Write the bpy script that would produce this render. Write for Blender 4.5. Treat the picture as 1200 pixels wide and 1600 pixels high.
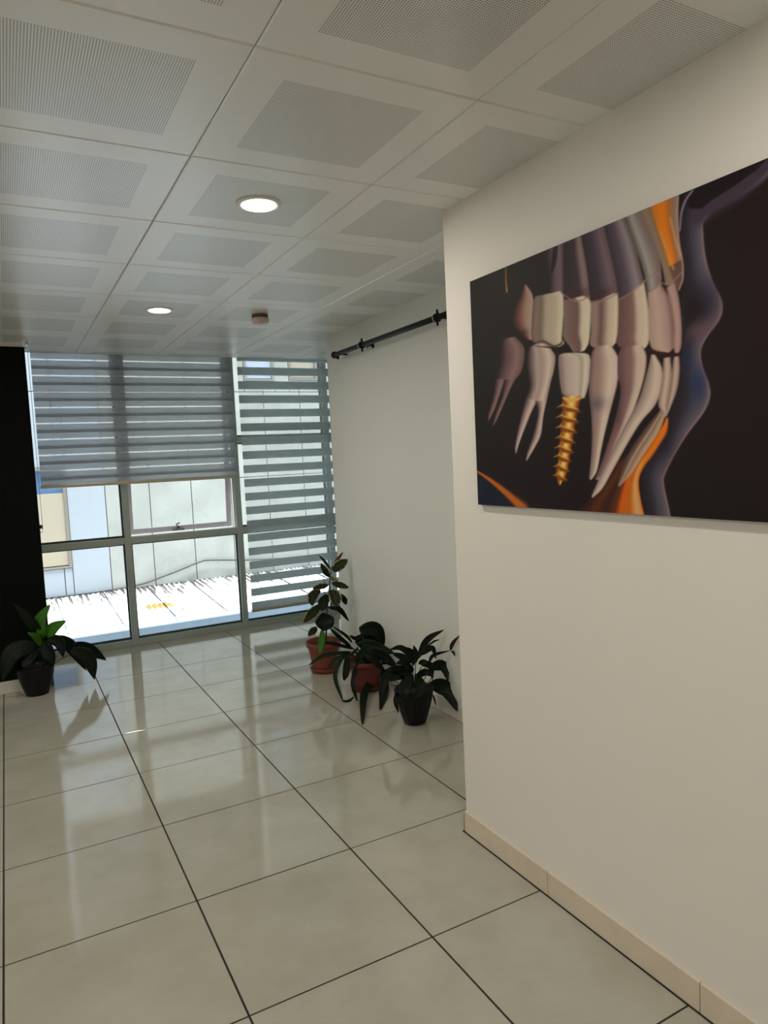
import bpy, math, random
import numpy as np
from mathutils import Vector, Matrix

# ------------------------------------------------------------------ scene
for o in list(bpy.data.objects):
    bpy.data.objects.remove(o)
SC = bpy.context.scene
COL = SC.collection

# ------------------------------------------------------------------ camera
YAW, PITCH, ROLL = 0.4929, -0.0781, -0.0478
fw = Vector((math.sin(YAW)*math.cos(PITCH), math.cos(YAW)*math.cos(PITCH), math.sin(PITCH)))
r0 = Vector((math.cos(YAW), -math.sin(YAW), 0)); u0 = r0.cross(fw)
rt = math.cos(ROLL)*r0 + math.sin(ROLL)*u0
up = -math.sin(ROLL)*r0 + math.cos(ROLL)*u0
cam_data = bpy.data.cameras.new('camera')
cam_data.sensor_fit = 'HORIZONTAL'; cam_data.sensor_width = 36.0
cam_data.lens = 1095.74/1200*36.0
cam_data.clip_start = 0.05
cam = bpy.data.objects.new('camera', cam_data); COL.objects.link(cam)
M = Matrix((rt, up, -fw)).transposed().to_4x4()
M.translation = Vector((-0.4782, -1.819, 1.5234))
cam.matrix_world = M
SC.camera = cam

# ------------------------------------------------------------------ view, world, sun
SC.view_settings.view_transform = 'Standard'
SC.view_settings.look = 'None'
SC.view_settings.gamma = 1.0
SC.view_settings.use_curve_mapping = False
SC.view_settings.exposure = 0.12
LAMP_W = 6.2            # watts of one downlight
world = bpy.data.worlds.new('sky'); SC.world = world; world.use_nodes = True
bg = world.node_tree.nodes['Background']
bg.inputs[0].default_value = (0.78, 0.91, 1.0, 1); bg.inputs[1].default_value = 2.75
sd = bpy.data.lights.new('sun', 'SUN'); sd.energy = 13.0; sd.angle = math.radians(12); sd.color = (.96, .98, 1)
sun = bpy.data.objects.new('sun', sd); COL.objects.link(sun)
sun.rotation_euler = (math.radians(12), 0, math.radians(10))   # high sun from behind the building

H = 2.4327              # ceiling height
XN, YN = 1.0514, 0.4501   # near right wall and its corner
XF, YF = 1.7052, 3.03     # far right wall and its corner
WY = 4.4765             # room side of the window frame
CX0, CY0 = 0.0801, -0.2881   # ceiling tile grid

# ------------------------------------------------------------------ helpers
def lin(r, g, b):
    f = lambda c: (c/255/12.92) if c/255 <= .04045 else ((c/255+.055)/1.055)**2.4
    return (f(r), f(g), f(b), 1)

class MB:
    def __init__(s): s.v = []; s.f = []; s.m = []; s.sm = []
    def add(s, V, F, mi=0, smooth=False):
        o = len(s.v); s.v += [tuple(v) for v in V]
        for f in F: s.f.append(tuple(i+o for i in f)); s.m.append(mi); s.sm.append(smooth)
        return s
    def box(s, x0, x1, y0, y1, z0, z1, mi=0, bev=0.0, T=None):
        b = min(bev, abs(x1-x0)*.49, abs(y1-y0)*.49, abs(z1-z0)*.49)
        if b <= 0:
            V = [(x, y, z) for x in (x0, x1) for y in (y0, y1) for z in (z0, z1)]
            F = [(0,1,3,2), (4,6,7,5), (0,4,5,1), (2,3,7,6), (0,2,6,4), (1,5,7,3)]
        else:
            import bmesh
            bm = bmesh.new(); bmesh.ops.create_cube(bm, size=1)
            for v in bm.verts:
                v.co = ((x0+x1)/2+v.co.x*(x1-x0), (y0+y1)/2+v.co.y*(y1-y0), (z0+z1)/2+v.co.z*(z1-z0))
            bmesh.ops.bevel(bm, geom=bm.edges[:], offset=b, segments=2, affect='EDGES', profile=.6)
            bm.verts.index_update()
            V = [v.co.copy() for v in bm.verts]; F = [tuple(v.index for v in f.verts) for f in bm.faces]; bm.free()
        if T is not None: V = [T @ Vector(v) for v in V]
        return s.add(V, F, mi)
    def lathe(s, prof, c=(0,0,0), n=40, mi=0, rib=0, ribamp=0.0, ax='z'):
        V = []; F = []
        for (r, z) in prof:
            for k in range(n):
                a = 2*math.pi*k/n
                rr = r*(1+ribamp*math.cos(rib*a)) if rib else r
                p = (rr*math.cos(a), rr*math.sin(a), z)
                if ax == 'y': p = (p[0], p[2], p[1])
                if ax == 'x': p = (p[2], p[0], p[1])
                V.append((p[0]+c[0], p[1]+c[1], p[2]+c[2]))
        for i in range(len(prof)-1):
            for k in range(n):
                a = i*n+k; b = i*n+(k+1) % n
                F.append((a, b, b+n, a+n))
        F.append(tuple(reversed(range(n)))); F.append(tuple(range((len(prof)-1)*n, len(prof)*n)))
        return s.add(V, F, mi, True)
    def tube(s, P, r, n=8, mi=0):
        P = [Vector(p) for p in P]; R = r if isinstance(r, (list, tuple)) else [r]*len(P)
        V = []; F = []
        ref = Vector((.31, .52, .8))
        for i, p in enumerate(P):
            t = (P[min(i+1, len(P)-1)]-P[max(i-1, 0)]).normalized()
            a = t.cross(ref).normalized(); b = t.cross(a)
            for k in range(n):
                q = 2*math.pi*k/n
                V.append(p+(a*math.cos(q)+b*math.sin(q))*R[i])
        for i in range(len(P)-1):
            for k in range(n):
                a = i*n+k; b = i*n+(k+1) % n
                F.append((a, b, b+n, a+n))
        F.append(tuple(reversed(range(n)))); F.append(tuple(range((len(P)-1)*n, len(P)*n)))
        return s.add(V, F, mi, True)
    def build(s, name, mats, parent=None):
        me = bpy.data.meshes.new(name)
        me.from_pydata(s.v, [], s.f)
        if not isinstance(mats, (list, tuple)): mats = [mats]
        for m in mats: me.materials.append(m)
        me.polygons.foreach_set('material_index', s.m)
        me.polygons.foreach_set('use_smooth', s.sm)
        me.update()
        import bmesh
        bm = bmesh.new(); bm.from_mesh(me); bmesh.ops.recalc_face_normals(bm, faces=bm.faces[:]); bm.to_mesh(me); bm.free()
        o = bpy.data.objects.new(name, me); COL.objects.link(o)
        if parent is not None:
            o.parent = parent; o.matrix_parent_inverse = parent.matrix_basis.inverted()
        return o

def empty(name, loc=(0,0,0)):
    o = bpy.data.objects.new(name, None); COL.objects.link(o); o.location = loc
    o.empty_display_size = .05
    return o
def tag(o, label=None, cat=None, group=None, kind=None):
    if label: o['label'] = label
    if cat: o['category'] = cat
    if group: o['group'] = group
    if kind: o['kind'] = kind
    return o
def struct(o, label=None, cat=None): return tag(o, label, cat, None, 'structure')
def copy_tree(o, parent=None):
    c = o.copy(); COL.objects.link(c)
    if parent is not None: c.parent = parent
    for ch in [x for x in bpy.data.objects if x.parent == o]: copy_tree(ch, c)
    return c
def spline(P, n=8):
    P = [Vector(p) for p in P]
    if len(P) < 3: return [P[0].lerp(P[-1], i/n) for i in range(n+1)]
    Q = [2*P[0]-P[1]]+P+[2*P[-1]-P[-2]]; out = []
    for i in range(1, len(Q)-2):
        for k in range(n):
            t = k/n; a, b, c, d = Q[i-1:i+3]
            out.append(.5*((2*b)+(-a+c)*t+(2*a-5*b+4*c-d)*t*t+(-a+3*b-3*c+d)*t**3))
    out.append(P[-1]); return out

# ------------------------------------------------------------------ materials
def mat(name, col, rough=.6, metal=0.0, spec=.5, noise=None, bump=None, trans=None, coat=0.0):
    """col linear rgba; noise=(scale, amount) colour variation; bump=(scale, strength)"""
    m = bpy.data.materials.new(name); m.use_nodes = True
    nt = m.node_tree; p = nt.nodes['Principled BSDF']
    p.inputs['Base Color'].default_value = col; p.inputs['Roughness'].default_value = rough
    p.inputs['Metallic'].default_value = metal; p.inputs['Specular IOR Level'].default_value = spec
    if coat: p.inputs['Coat Weight'].default_value = coat; p.inputs['Coat Roughness'].default_value = .08
    tc = nt.nodes.new('ShaderNodeTexCoord')
    if noise:
        n = nt.nodes.new('ShaderNodeTexNoise'); n.inputs['Scale'].default_value = noise[0]; n.inputs['Detail'].default_value = 5
        nt.links.new(tc.outputs['Object'], n.inputs['Vector'])
        mr = nt.nodes.new('ShaderNodeMapRange'); mr.inputs['From Min'].default_value = .3; mr.inputs['From Max'].default_value = .7
        mr.inputs['To Min'].default_value = 1-noise[1]; mr.inputs['To Max'].default_value = 1+noise[1]
        nt.links.new(n.outputs['Fac'], mr.inputs['Value'])
        vm = nt.nodes.new('ShaderNodeVectorMath'); vm.operation = 'SCALE'; vm.inputs[0].default_value = col[:3]
        nt.links.new(mr.outputs[0], vm.inputs['Scale']); nt.links.new(vm.outputs[0], p.inputs['Base Color'])
    if bump:
        n = nt.nodes.new('ShaderNodeTexNoise'); n.inputs['Scale'].default_value = bump[0]; n.inputs['Detail'].default_value = 4
        nt.links.new(tc.outputs['Object'], n.inputs['Vector'])
        b = nt.nodes.new('ShaderNodeBump'); b.inputs['Strength'].default_value = bump[1]; b.inputs['Distance'].default_value = .002
        nt.links.new(n.outputs['Fac'], b.inputs['Height']); nt.links.new(b.outputs[0], p.inputs['Normal'])
    return m

def math_node(nt, op, a, b=None, c=None):
    n = nt.nodes.new('ShaderNodeMath'); n.operation = op
    for i, x in enumerate((a, b, c)):
        if x is None: continue
        if isinstance(x, (int, float)): n.inputs[i].default_value = x
        else: nt.links.new(x, n.inputs[i])
    return n.outputs[0]

M_wall = mat('wall_paint', lin(237, 232, 224), .75, noise=(1.5, .015), bump=(60, .08))
M_wallfar = mat('wall_paint_far', lin(232, 234, 226), .75, noise=(1.5, .015), bump=(60, .08))
M_black = mat('black_paint', lin(8, 9, 10), .8, spec=.12)
M_grout = mat('grout', lin(38, 32, 26), .9)
M_skirt = mat('skirting_tile', lin(222, 208, 188), .35, noise=(14, .05))
M_skirtw = mat('skirting_pale', lin(225, 220, 208), .35, noise=(14, .03))
M_alu = mat('aluminium', lin(176, 186, 178), .42, metal=.35, noise=(30, .02))
M_gasket = mat('gasket', lin(44, 64, 74), .5)
M_white = mat('white_plastic', lin(236, 234, 228), .4)
M_sash = mat('sash_paint', lin(226, 212, 216), .4)
M_darkmetal = mat('black_metal', lin(10, 10, 11), .5, spec=.25)
M_chrome = mat('chrome', lin(190, 190, 190), .18, metal=1)
M_brown = mat('brown_plastic', lin(104, 84, 76), .5)
M_pink = mat('warm_white_plastic', lin(206, 184, 172), .5)
M_terra = mat('terracotta', lin(126, 62, 46), .55, noise=(18, .06))
M_terra2 = mat('terracotta_dark', lin(104, 46, 40), .55, noise=(18, .06))
M_blackpot = mat('black_pot', lin(9, 9, 11), .42, spec=.25)
M_soil = mat('soil', lin(46, 34, 26), .95, noise=(90, .3), bump=(120, .8))
M_stem = mat('stem', lin(62, 60, 34), .6, noise=(40, .15))
M_stake = mat('stake', lin(60, 48, 36), .8)
M_railchamp = mat('champagne_rail', lin(196, 186, 158), .3, metal=.5)

# floor tile: polished, faint cloudy mottling
def floor_tile():
    m = mat('floor_tile', lin(190, 186, 170), .1, spec=1.0)
    nt = m.node_tree; p = nt.nodes['Principled BSDF']
    tc = nt.nodes.new('ShaderNodeTexCoord')
    n = nt.nodes.new('ShaderNodeTexNoise'); n.inputs['Scale'].default_value = 3.2; n.inputs['Detail'].default_value = 8; n.inputs['Roughness'].default_value = .62
    nt.links.new(tc.outputs['Object'], n.inputs['Vector'])
    cr = nt.nodes.new('ShaderNodeValToRGB')
    cr.color_ramp.elements[0].position = .32; cr.color_ramp.elements[0].color = lin(170, 167, 151)
    cr.color_ramp.elements[1].position = .68; cr.color_ramp.elements[1].color = lin(184, 182, 168)
    nt.links.new(n.outputs['Fac'], cr.inputs[0]); nt.links.new(cr.outputs[0], p.inputs['Base Color'])
    n2 = nt.nodes.new('ShaderNodeTexNoise'); n2.inputs['Scale'].default_value = 1.4; n2.inputs['Detail'].default_value = 3
    nt.links.new(tc.outputs['Object'], n2.inputs['Vector'])
    mr = nt.nodes.new('ShaderNodeMapRange'); mr.inputs['To Min'].default_value = .05; mr.inputs['To Max'].default_value = .12
    nt.links.new(n2.outputs['Fac'], mr.inputs['Value']); nt.links.new(mr.outputs[0], p.inputs['Roughness'])
    n3 = nt.nodes.new('ShaderNodeTexNoise'); n3.inputs['Scale'].default_value = 2.6; n3.inputs['Detail'].default_value = 1
    nt.links.new(tc.outputs['Object'], n3.inputs['Vector'])
    b = nt.nodes.new('ShaderNodeBump'); b.inputs['Strength'].default_value = .25; b.inputs['Distance'].default_value = .004
    nt.links.new(n3.outputs['Fac'], b.inputs['Height']); nt.links.new(b.outputs[0], p.inputs['Normal'])
    return m
M_tile = floor_tile()

# ceiling cassette: painted metal with a square field of punched holes
def cassette():
    m = mat('ceiling_cassette', lin(240, 240, 237), .3, spec=.75)
    nt = m.node_tree; p = nt.nodes['Principled BSDF']
    tc = nt.nodes.new('ShaderNodeTexCoord'); sx = nt.nodes.new('ShaderNodeSeparateXYZ')
    nt.links.new(tc.outputs['Object'], sx.inputs[0])
    half, pitch = .1969, .00625
    masks = []; cells = []
    for ax, off in (('X', CX0), ('Y', CY0)):
        a = math_node(nt, 'SUBTRACT', sx.outputs[ax], off-6.0)
        a = math_node(nt, 'MODULO', a, .6); a = math_node(nt, 'SUBTRACT', a, .3)
        masks.append(math_node(nt, 'LESS_THAN', math_node(nt, 'ABSOLUTE', a), half))
        c = math_node(nt, 'DIVIDE', math_node(nt, 'ADD', a, half), pitch)
        c = math_node(nt, 'SUBTRACT', math_node(nt, 'FRACT', c), .5)
        cells.append(math_node(nt, 'MULTIPLY', c, c))
    d = math_node(nt, 'SQRT', math_node(nt, 'ADD', cells[0], cells[1]))
    hole = math_node(nt, 'LESS_THAN', d, .265)
    mask = math_node(nt, 'MULTIPLY', math_node(nt, 'MULTIPLY', masks[0], masks[1]), hole)
    mx = nt.nodes.new('ShaderNodeMix'); mx.data_type = 'RGBA'
    mx.inputs[6].default_value = lin(240, 239, 235); mx.inputs[7].default_value = lin(58, 52, 48)
    nt.links.new(mask, mx.inputs[0]); nt.links.new(mx.outputs[2], p.inputs['Base Color'])
    return m
M_cass = cassette()
M_joint = mat('ceiling_joint', lin(176, 158, 132), .8)

def glass(name, tint=(.96, .98, .98, 1)):
    m = bpy.data.materials.new(name); m.use_nodes = True; nt = m.node_tree
    nt.nodes.remove(nt.nodes['Principled BSDF']); out = nt.nodes['Material Output']
    t = nt.nodes.new('ShaderNodeBsdfTransparent'); t.inputs[0].default_value = tint
    g = nt.nodes.new('ShaderNodeBsdfGlossy'); g.inputs['Roughness'].default_value = .01
    fr = nt.nodes.new('ShaderNodeFresnel'); fr.inputs[0].default_value = 1.45
    mx = nt.nodes.new('ShaderNodeMixShader')
    nt.links.new(fr.outputs[0], mx.inputs[0]); nt.links.new(t.outputs[0], mx.inputs[1]); nt.links.new(g.outputs[0], mx.inputs[2])
    nt.links.new(mx.outputs[0], out.inputs[0]); return m
M_glass = glass('window_glass')

def fabric(name, col, transl, transp):
    m = bpy.data.materials.new(name); m.use_nodes = True; nt = m.node_tree
    nt.nodes.remove(nt.nodes['Principled BSDF']); out = nt.nodes['Material Output']
    d = nt.nodes.new('ShaderNodeBsdfDiffuse'); tl = nt.nodes.new('ShaderNodeBsdfTranslucent'); tp = nt.nodes.new('ShaderNodeBsdfTransparent')
    tc = nt.nodes.new('ShaderNodeTexCoord'); mp = nt.nodes.new('ShaderNodeMapping'); mp.inputs['Scale'].default_value = (8, 8, 420)
    n = nt.nodes.new('ShaderNodeTexNoise'); n.inputs['Scale'].default_value = 1.0; n.inputs['Detail'].default_value = 4
    nt.links.new(tc.outputs['Object'], mp.inputs[0]); nt.links.new(mp.outputs[0], n.inputs['Vector'])
    mr = nt.nodes.new('ShaderNodeMapRange'); mr.inputs['From Min'].default_value = .3; mr.inputs['From Max'].default_value = .7
    mr.inputs['To Min'].default_value = .75; mr.inputs['To Max'].default_value = 1.2
    nt.links.new(n.outputs['Fac'], mr.inputs['Value'])
    vm = nt.nodes.new('ShaderNodeVectorMath'); vm.operation = 'SCALE'; vm.inputs[0].default_value = col[:3]
    nt.links.new(mr.outputs[0], vm.inputs['Scale'])
    nt.links.new(vm.outputs[0], d.inputs[0]); nt.links.new(vm.outputs[0], tl.inputs[0])
    m1 = nt.nodes.new('ShaderNodeMixShader'); m1.inputs[0].default_value = transl
    m2 = nt.nodes.new('ShaderNodeMixShader'); m2.inputs[0].default_value = transp
    nt.links.new(d.outputs[0], m1.inputs[1]); nt.links.new(tl.outputs[0], m1.inputs[2])
    nt.links.new(m1.outputs[0], m2.inputs[1]); nt.links.new(tp.outputs[0], m2.inputs[2])
    nt.links.new(m2.outputs[0], out.inputs[0]); return m
M_band = fabric('blind_band', lin(206, 216, 216), .62, .0)
M_bandL = fabric('blind_band_thin', lin(172, 176, 180), .55, .12)
M_sheer = fabric('blind_sheer', lin(240, 244, 244), .6, .82)

def leaf_mat(name, c1, c2, edge=None, rough=.5):
    m = bpy.data.materials.new(name); m.use_nodes = True; nt = m.node_tree
    p = nt.nodes['Principled BSDF']; out = nt.nodes['Material Output']
    p.inputs['Roughness'].default_value = rough; p.inputs['Specular IOR Level'].default_value = .22
    uv = nt.nodes.new('ShaderNodeUVMap'); uv.uv_map = 'UVMap'
    sx = nt.nodes.new('ShaderNodeSeparateXYZ'); nt.links.new(uv.outputs[0], sx.inputs[0])
    a = math_node(nt, 'ABSOLUTE', math_node(nt, 'SUBTRACT', sx.outputs['X'], .5))       # 0 midrib .. .5 margin
    v = math_node(nt, 'SUBTRACT', math_node(nt, 'MULTIPLY', sx.outputs['Y'], 14), math_node(nt, 'MULTIPLY', a, 9))
    v = math_node(nt, 'LESS_THAN', math_node(nt, 'FRACT', v), .12)
    rib = math_node(nt, 'LESS_THAN', a, .02)
    vv = math_node(nt, 'MAXIMUM', math_node(nt, 'MULTIPLY', v, .35), rib)
    mx = nt.nodes.new('ShaderNodeMix'); mx.data_type = 'RGBA'; mx.inputs[6].default_value = c1; mx.inputs[7].default_value = c2
    nt.links.new(vv, mx.inputs[0]); colr = mx.outputs[2]
    if edge:
        tc = nt.nodes.new('ShaderNodeTexCoord'); n = nt.nodes.new('ShaderNodeTexNoise'); n.inputs['Scale'].default_value = 38; n.inputs['Detail'].default_value = 2
        nt.links.new(tc.outputs['Object'], n.inputs['Vector'])
        e = math_node(nt, 'ADD', a, math_node(nt, 'MULTIPLY', n.outputs['Fac'], .42))
        e = math_node(nt, 'GREATER_THAN', e, .62)
        m2 = nt.nodes.new('ShaderNodeMix'); m2.data_type = 'RGBA'; m2.inputs[7].default_value = edge
        nt.links.new(e, m2.inputs[0]); nt.links.new(colr, m2.inputs[6]); colr = m2.outputs[2]
    nt.links.new(colr, p.inputs['Base Color'])
    tl = nt.nodes.new('ShaderNodeBsdfTranslucent'); nt.links.new(colr, tl.inputs[0])
    ms = nt.nodes.new('ShaderNodeMixShader'); ms.inputs[0].default_value = .22
    nt.links.new(p.outputs[0], ms.inputs[1]); nt.links.new(tl.outputs[0], ms.inputs[2]); nt.links.new(ms.outputs[0], out.inputs[0])
    return m
L_dark = leaf_mat('leaf_dark_green', lin(18, 29, 18), lin(36, 50, 30))
L_varieg = leaf_mat('leaf_variegated', lin(38, 46, 26), lin(80, 88, 46), lin(176, 172, 112))
L_red = leaf_mat('leaf_reddish', lin(84, 48, 44), lin(110, 66, 56))
L_yel = leaf_mat('leaf_cream', lin(104, 112, 52), lin(160, 156, 90), lin(200, 190, 120))
L_bright = leaf_mat('leaf_fresh_green', lin(60, 118, 28), lin(104, 160, 60))
L_mid = leaf_mat('leaf_mid_green', lin(30, 50, 28), lin(60, 82, 50))
LEAFM = [L_dark, L_varieg, L_red, L_yel, L_bright, L_mid]
M_stem_d = mat('lily_stem', lin(48, 66, 34), .5)

def leaf_mesh(mb_v, mb_f, mb_m, mb_uv, P, width, kind, shape, curl, n=12, k=6):
    pts = spline(P, n//2); N = len(pts)
    tn = (Vector(P[-1])-Vector(P[0])).normalized()
    ref = Vector((-.45, -.86, .24))           # leaves turn their blade towards the open room
    for i, p in enumerate(pts):
        t = i/(N-1)
        tg = (pts[min(i+1, N-1)]-pts[max(i-1, 0)]).normalized()
        side = tg.cross(ref)
        if side.length < .15: side = tg.cross(Vector((0, 0, 1)))
        side.normalize(); nrm = side.cross(tg).normalized()
        if shape == 'oval': w = width*.5*math.sin(math.pi*min(1, .04+t*.97))**.62 if t < .985 else width*.04
        elif shape == 'strap': w = width*.5*(math.sin(math.pi*min(1, t*.93+.05))**.55)*(1-.25*t)
        else: w = width*.5*math.sin(math.pi*min(1, t**.8*.96+.03))**.85
        w = max(w, width*.02)
        for j in range(k+1):
            s = j/k*2-1
            wav = .06*width*math.sin(t*9+s*2)*abs(s)
            q = p+side*(w*s)+nrm*(abs(s)*w*curl+wav)
            mb_v.append(tuple(q)); mb_uv.append((j/k, t))
    o = len(mb_v)-N*(k+1)
    for i in range(N-1):
        for j in range(k):
            a = o+i*(k+1)+j
            mb_f.append((a, a+1, a+k+2, a+k+1)); mb_m.append(kind)

def foliage(data, shape, parent, curl=.25, name='foliage'):
    V, F, Mi, UV = [], [], [], []
    for L in data:
        P = L[:3]; leaf_mesh(V, F, Mi, UV, P, L[3], L[4], shape, curl)
    me = bpy.data.meshes.new(name); me.from_pydata(V, [], F)
    for m in LEAFM: me.materials.append(m)
    me.polygons.foreach_set('material_index', Mi); me.polygons.foreach_set('use_smooth', [True]*len(F))
    uvl = me.uv_layers.new(name='UVMap')
    for lp in me.loops: uvl.data[lp.index].uv = UV[lp.vertex_index]
    me.update()
    o = bpy.data.objects.new(name, me); COL.objects.link(o)
    so = o.modifiers.new('thick', 'SOLIDIFY'); so.thickness = .0012; so.offset = 0
    o.parent = parent; o.matrix_parent_inverse = parent.matrix_basis.inverted()
    return o
FICUS_LEAVES = [[[1.5499,2.8,0.7362],[1.599,2.8,0.7938],[1.6484,2.8,0.8483],0.0261,2],[[1.5602,2.8,0.7174],[1.603,2.78,0.7569],[1.6677,2.77,0.7928],0.08,1],[[1.5421,2.8,0.7336],[1.5003,2.8,0.7945],[1.4566,2.8,0.8463],0.019,0],[[1.5313,2.8,0.6788],[1.4838,2.77,0.7372],[1.451,2.76,0.7906],0.0481,1],[[1.5388,2.8,0.6778],[1.551,2.77,0.6627],[1.5717,2.75,0.6523],0.0311,3],[[1.5475,2.8,0.631],[1.5978,2.77,0.6146],[1.6562,2.75,0.5904],0.0487,1],[[1.5165,2.8,0.621],[1.4398,2.77,0.6247],[1.3738,2.75,0.619],0.0445,1],[[1.4509,2.8,0.5945],[1.405,2.83,0.5508],[1.393,2.82,0.4823],0.0726,1],[[1.5085,2.8,0.5482],[1.4506,2.75,0.5117],[1.431,2.73,0.4537],0.0753,0],[[1.5409,2.8,0.5826],[1.5369,2.73,0.5376],[1.5273,2.7,0.4777],0.0928,1],[[1.6113,2.8,0.5413],[1.6626,2.85,0.4835],[1.6695,2.84,0.4481],0.0409,0],[[1.4443,2.8,0.4835],[1.3696,2.77,0.4403],[1.2906,2.75,0.387],0.0751,1],[[1.518,2.8,0.4517],[1.607,2.83,0.4265],[1.6841,2.84,0.3231],0.0388,0],[[1.4843,2.8,0.4167],[1.4405,2.72,0.3739],[1.4266,2.71,0.3174],0.1364,0],[[1.41,2.8,0.3256],[1.3616,2.76,0.3151],[1.3205,2.75,0.2892],0.054,1],[[1.4525,2.8,0.3042],[1.3886,2.67,0.26],[1.3461,2.62,0.1817],0.0477,4]]
STRAP_LEAVES = [[[1.4168,2.26,0.3047],[1.3516,2.26,0.3687],[1.2771,2.26,0.449],0.031,0],[[1.4298,2.26,0.3291],[1.3959,2.28,0.3784],[1.3087,2.28,0.4506],0.0219,0],[[1.4332,2.26,0.2859],[1.2991,2.21,0.3489],[1.2046,2.18,0.3818],0.0255,0],[[1.4147,2.26,0.2678],[1.1916,2.16,0.3094],[1.0645,2.11,0.2829],0.031,5],[[1.4027,2.26,0.2593],[1.2428,2.12,0.279],[1.1599,2.06,0.2435],0.0299,5],[[1.3805,2.26,0.2739],[1.255,2.16,0.1747],[1.2817,2.125,0.006],0.0312,5],[[1.2827,2.1331,0.006],[1.3086,2.1054,0.006],[1.3753,2.1561,0.006],0.0201,0],[[1.39,2.26,0.2403],[1.3519,2.2,0.1721],[1.3313,2.2,0.1104],0.0539,0],[[1.4697,2.26,0.2099],[1.3507,2.11,0.1174],[1.3573,2.0699,0.006],0.0313,0],[[1.599,2.26,0.072],[1.4164,2.08,0.045],[1.2129,1.7134,0.006],0.0582,0],[[1.6436,2.26,0.1127],[1.5702,2.1,0.0237],[1.404,1.8566,0.006],0.0594,0],[[1.4863,2.26,0.3996],[1.6042,2.26,0.386],[1.6585,2.26,0.2739],0.1115,0],[[1.5081,2.26,0.3693],[1.4601,2.26,0.3506],[1.4152,2.26,0.3767],0.0314,0],[[1.4754,2.26,0.3106],[1.565,2.23,0.2857],[1.6852,2.18,0.2327],0.0895,5],[[1.5071,2.26,0.2461],[1.5951,2.18,0.2326],[1.6826,2.14,0.1512],0.0838,0],[[1.4493,2.26,0.2617],[1.4675,2.16,0.2338],[1.4942,2.11,0.2407],0.0309,0],[[1.5505,2.26,0.1736],[1.4254,2.12,0.2509],[1.3609,2.11,0.198],0.0305,0],[[1.458,2.26,0.3136],[1.5635,2.28,0.3291],[1.6523,2.28,0.2979],0.1062,0],[[1.4849,2.26,0.2715],[1.5357,2.18,0.2273],[1.6412,2.16,0.1808],0.0885,0],[[1.4739,2.26,0.2841],[1.3811,2.19,0.2686],[1.3156,2.16,0.2614],0.0256,5],[[1.4721,2.26,0.2523],[1.4932,2.14,0.2548],[1.5878,2.11,0.1392],0.0565,0]]
LILY_LEAVES = [[[1.52,1.58,0.3607],[1.602,1.6,0.4548],[1.6818,1.54,0.5151],0.0394,0],[[1.5768,1.58,0.4163],[1.6451,1.6,0.438],[1.6834,1.59,0.4456],0.0117,0],[[1.5425,1.58,0.3801],[1.62,1.58,0.4088],[1.644,1.58,0.3382],0.0324,0],[[1.5938,1.58,0.3237],[1.6288,1.58,0.3646],[1.6834,1.48,0.4058],0.0209,0],[[1.6872,1.49,0.4029],[1.6858,1.46,0.4516],[1.6871,1.39,0.512],0.0227,2],[[1.686,1.48,0.4031],[1.682,1.45,0.3989],[1.6825,1.44,0.3803],0.0145,0],[[1.5924,1.58,0.2956],[1.6861,1.58,0.2923],[1.6828,1.52,0.2177],0.0632,0],[[1.5877,1.58,0.2017],[1.6823,1.55,0.1623],[1.6853,1.44,0.0619],0.0932,0],[[1.5085,1.58,0.3441],[1.5087,1.58,0.4001],[1.4977,1.58,0.4463],0.032,0],[[1.4936,1.58,0.3655],[1.4186,1.58,0.4438],[1.3412,1.58,0.4481],0.0339,0],[[1.4873,1.58,0.348],[1.4048,1.56,0.4001],[1.3397,1.56,0.4346],0.0405,0],[[1.4917,1.58,0.3285],[1.4912,1.6,0.3987],[1.4198,1.6,0.4484],0.0413,0],[[1.4902,1.58,0.3007],[1.4078,1.55,0.3698],[1.3613,1.55,0.3692],0.0404,0],[[1.4845,1.58,0.2925],[1.3646,1.54,0.3437],[1.2783,1.53,0.3534],0.0446,0],[[1.4845,1.58,0.2925],[1.2863,1.52,0.3229],[1.2191,1.5,0.1582],0.0528,0],[[1.4835,1.58,0.274],[1.3512,1.52,0.3058],[1.2889,1.5,0.2962],0.0355,0],[[1.4787,1.58,0.2842],[1.3542,1.45,0.2562],[1.3531,1.43,0.1681],0.07,0],[[1.5399,1.58,0.3289],[1.5795,1.54,0.3219],[1.5825,1.53,0.2396],0.0389,0],[[1.5241,1.58,0.3365],[1.537,1.53,0.3508],[1.5617,1.53,0.309],0.0318,0],[[1.6118,1.58,0.135],[1.605,1.55,0.1069],[1.6115,1.55,0.0723],0.0102,0],[[1.5051,1.58,0.2792],[1.4556,1.45,0.2356],[1.3901,1.43,0.1961],0.0576,0],[[1.3848,1.58,0.2004],[1.3368,1.53,0.1694],[1.3508,1.53,0.0954],0.0267,0],[[1.5042,1.58,0.2606],[1.5335,1.52,0.2982],[1.573,1.5,0.2679],0.0408,0],[[1.4792,1.58,0.2935],[1.3938,1.53,0.3224],[1.3476,1.5,0.3568],0.0492,0]]
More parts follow.
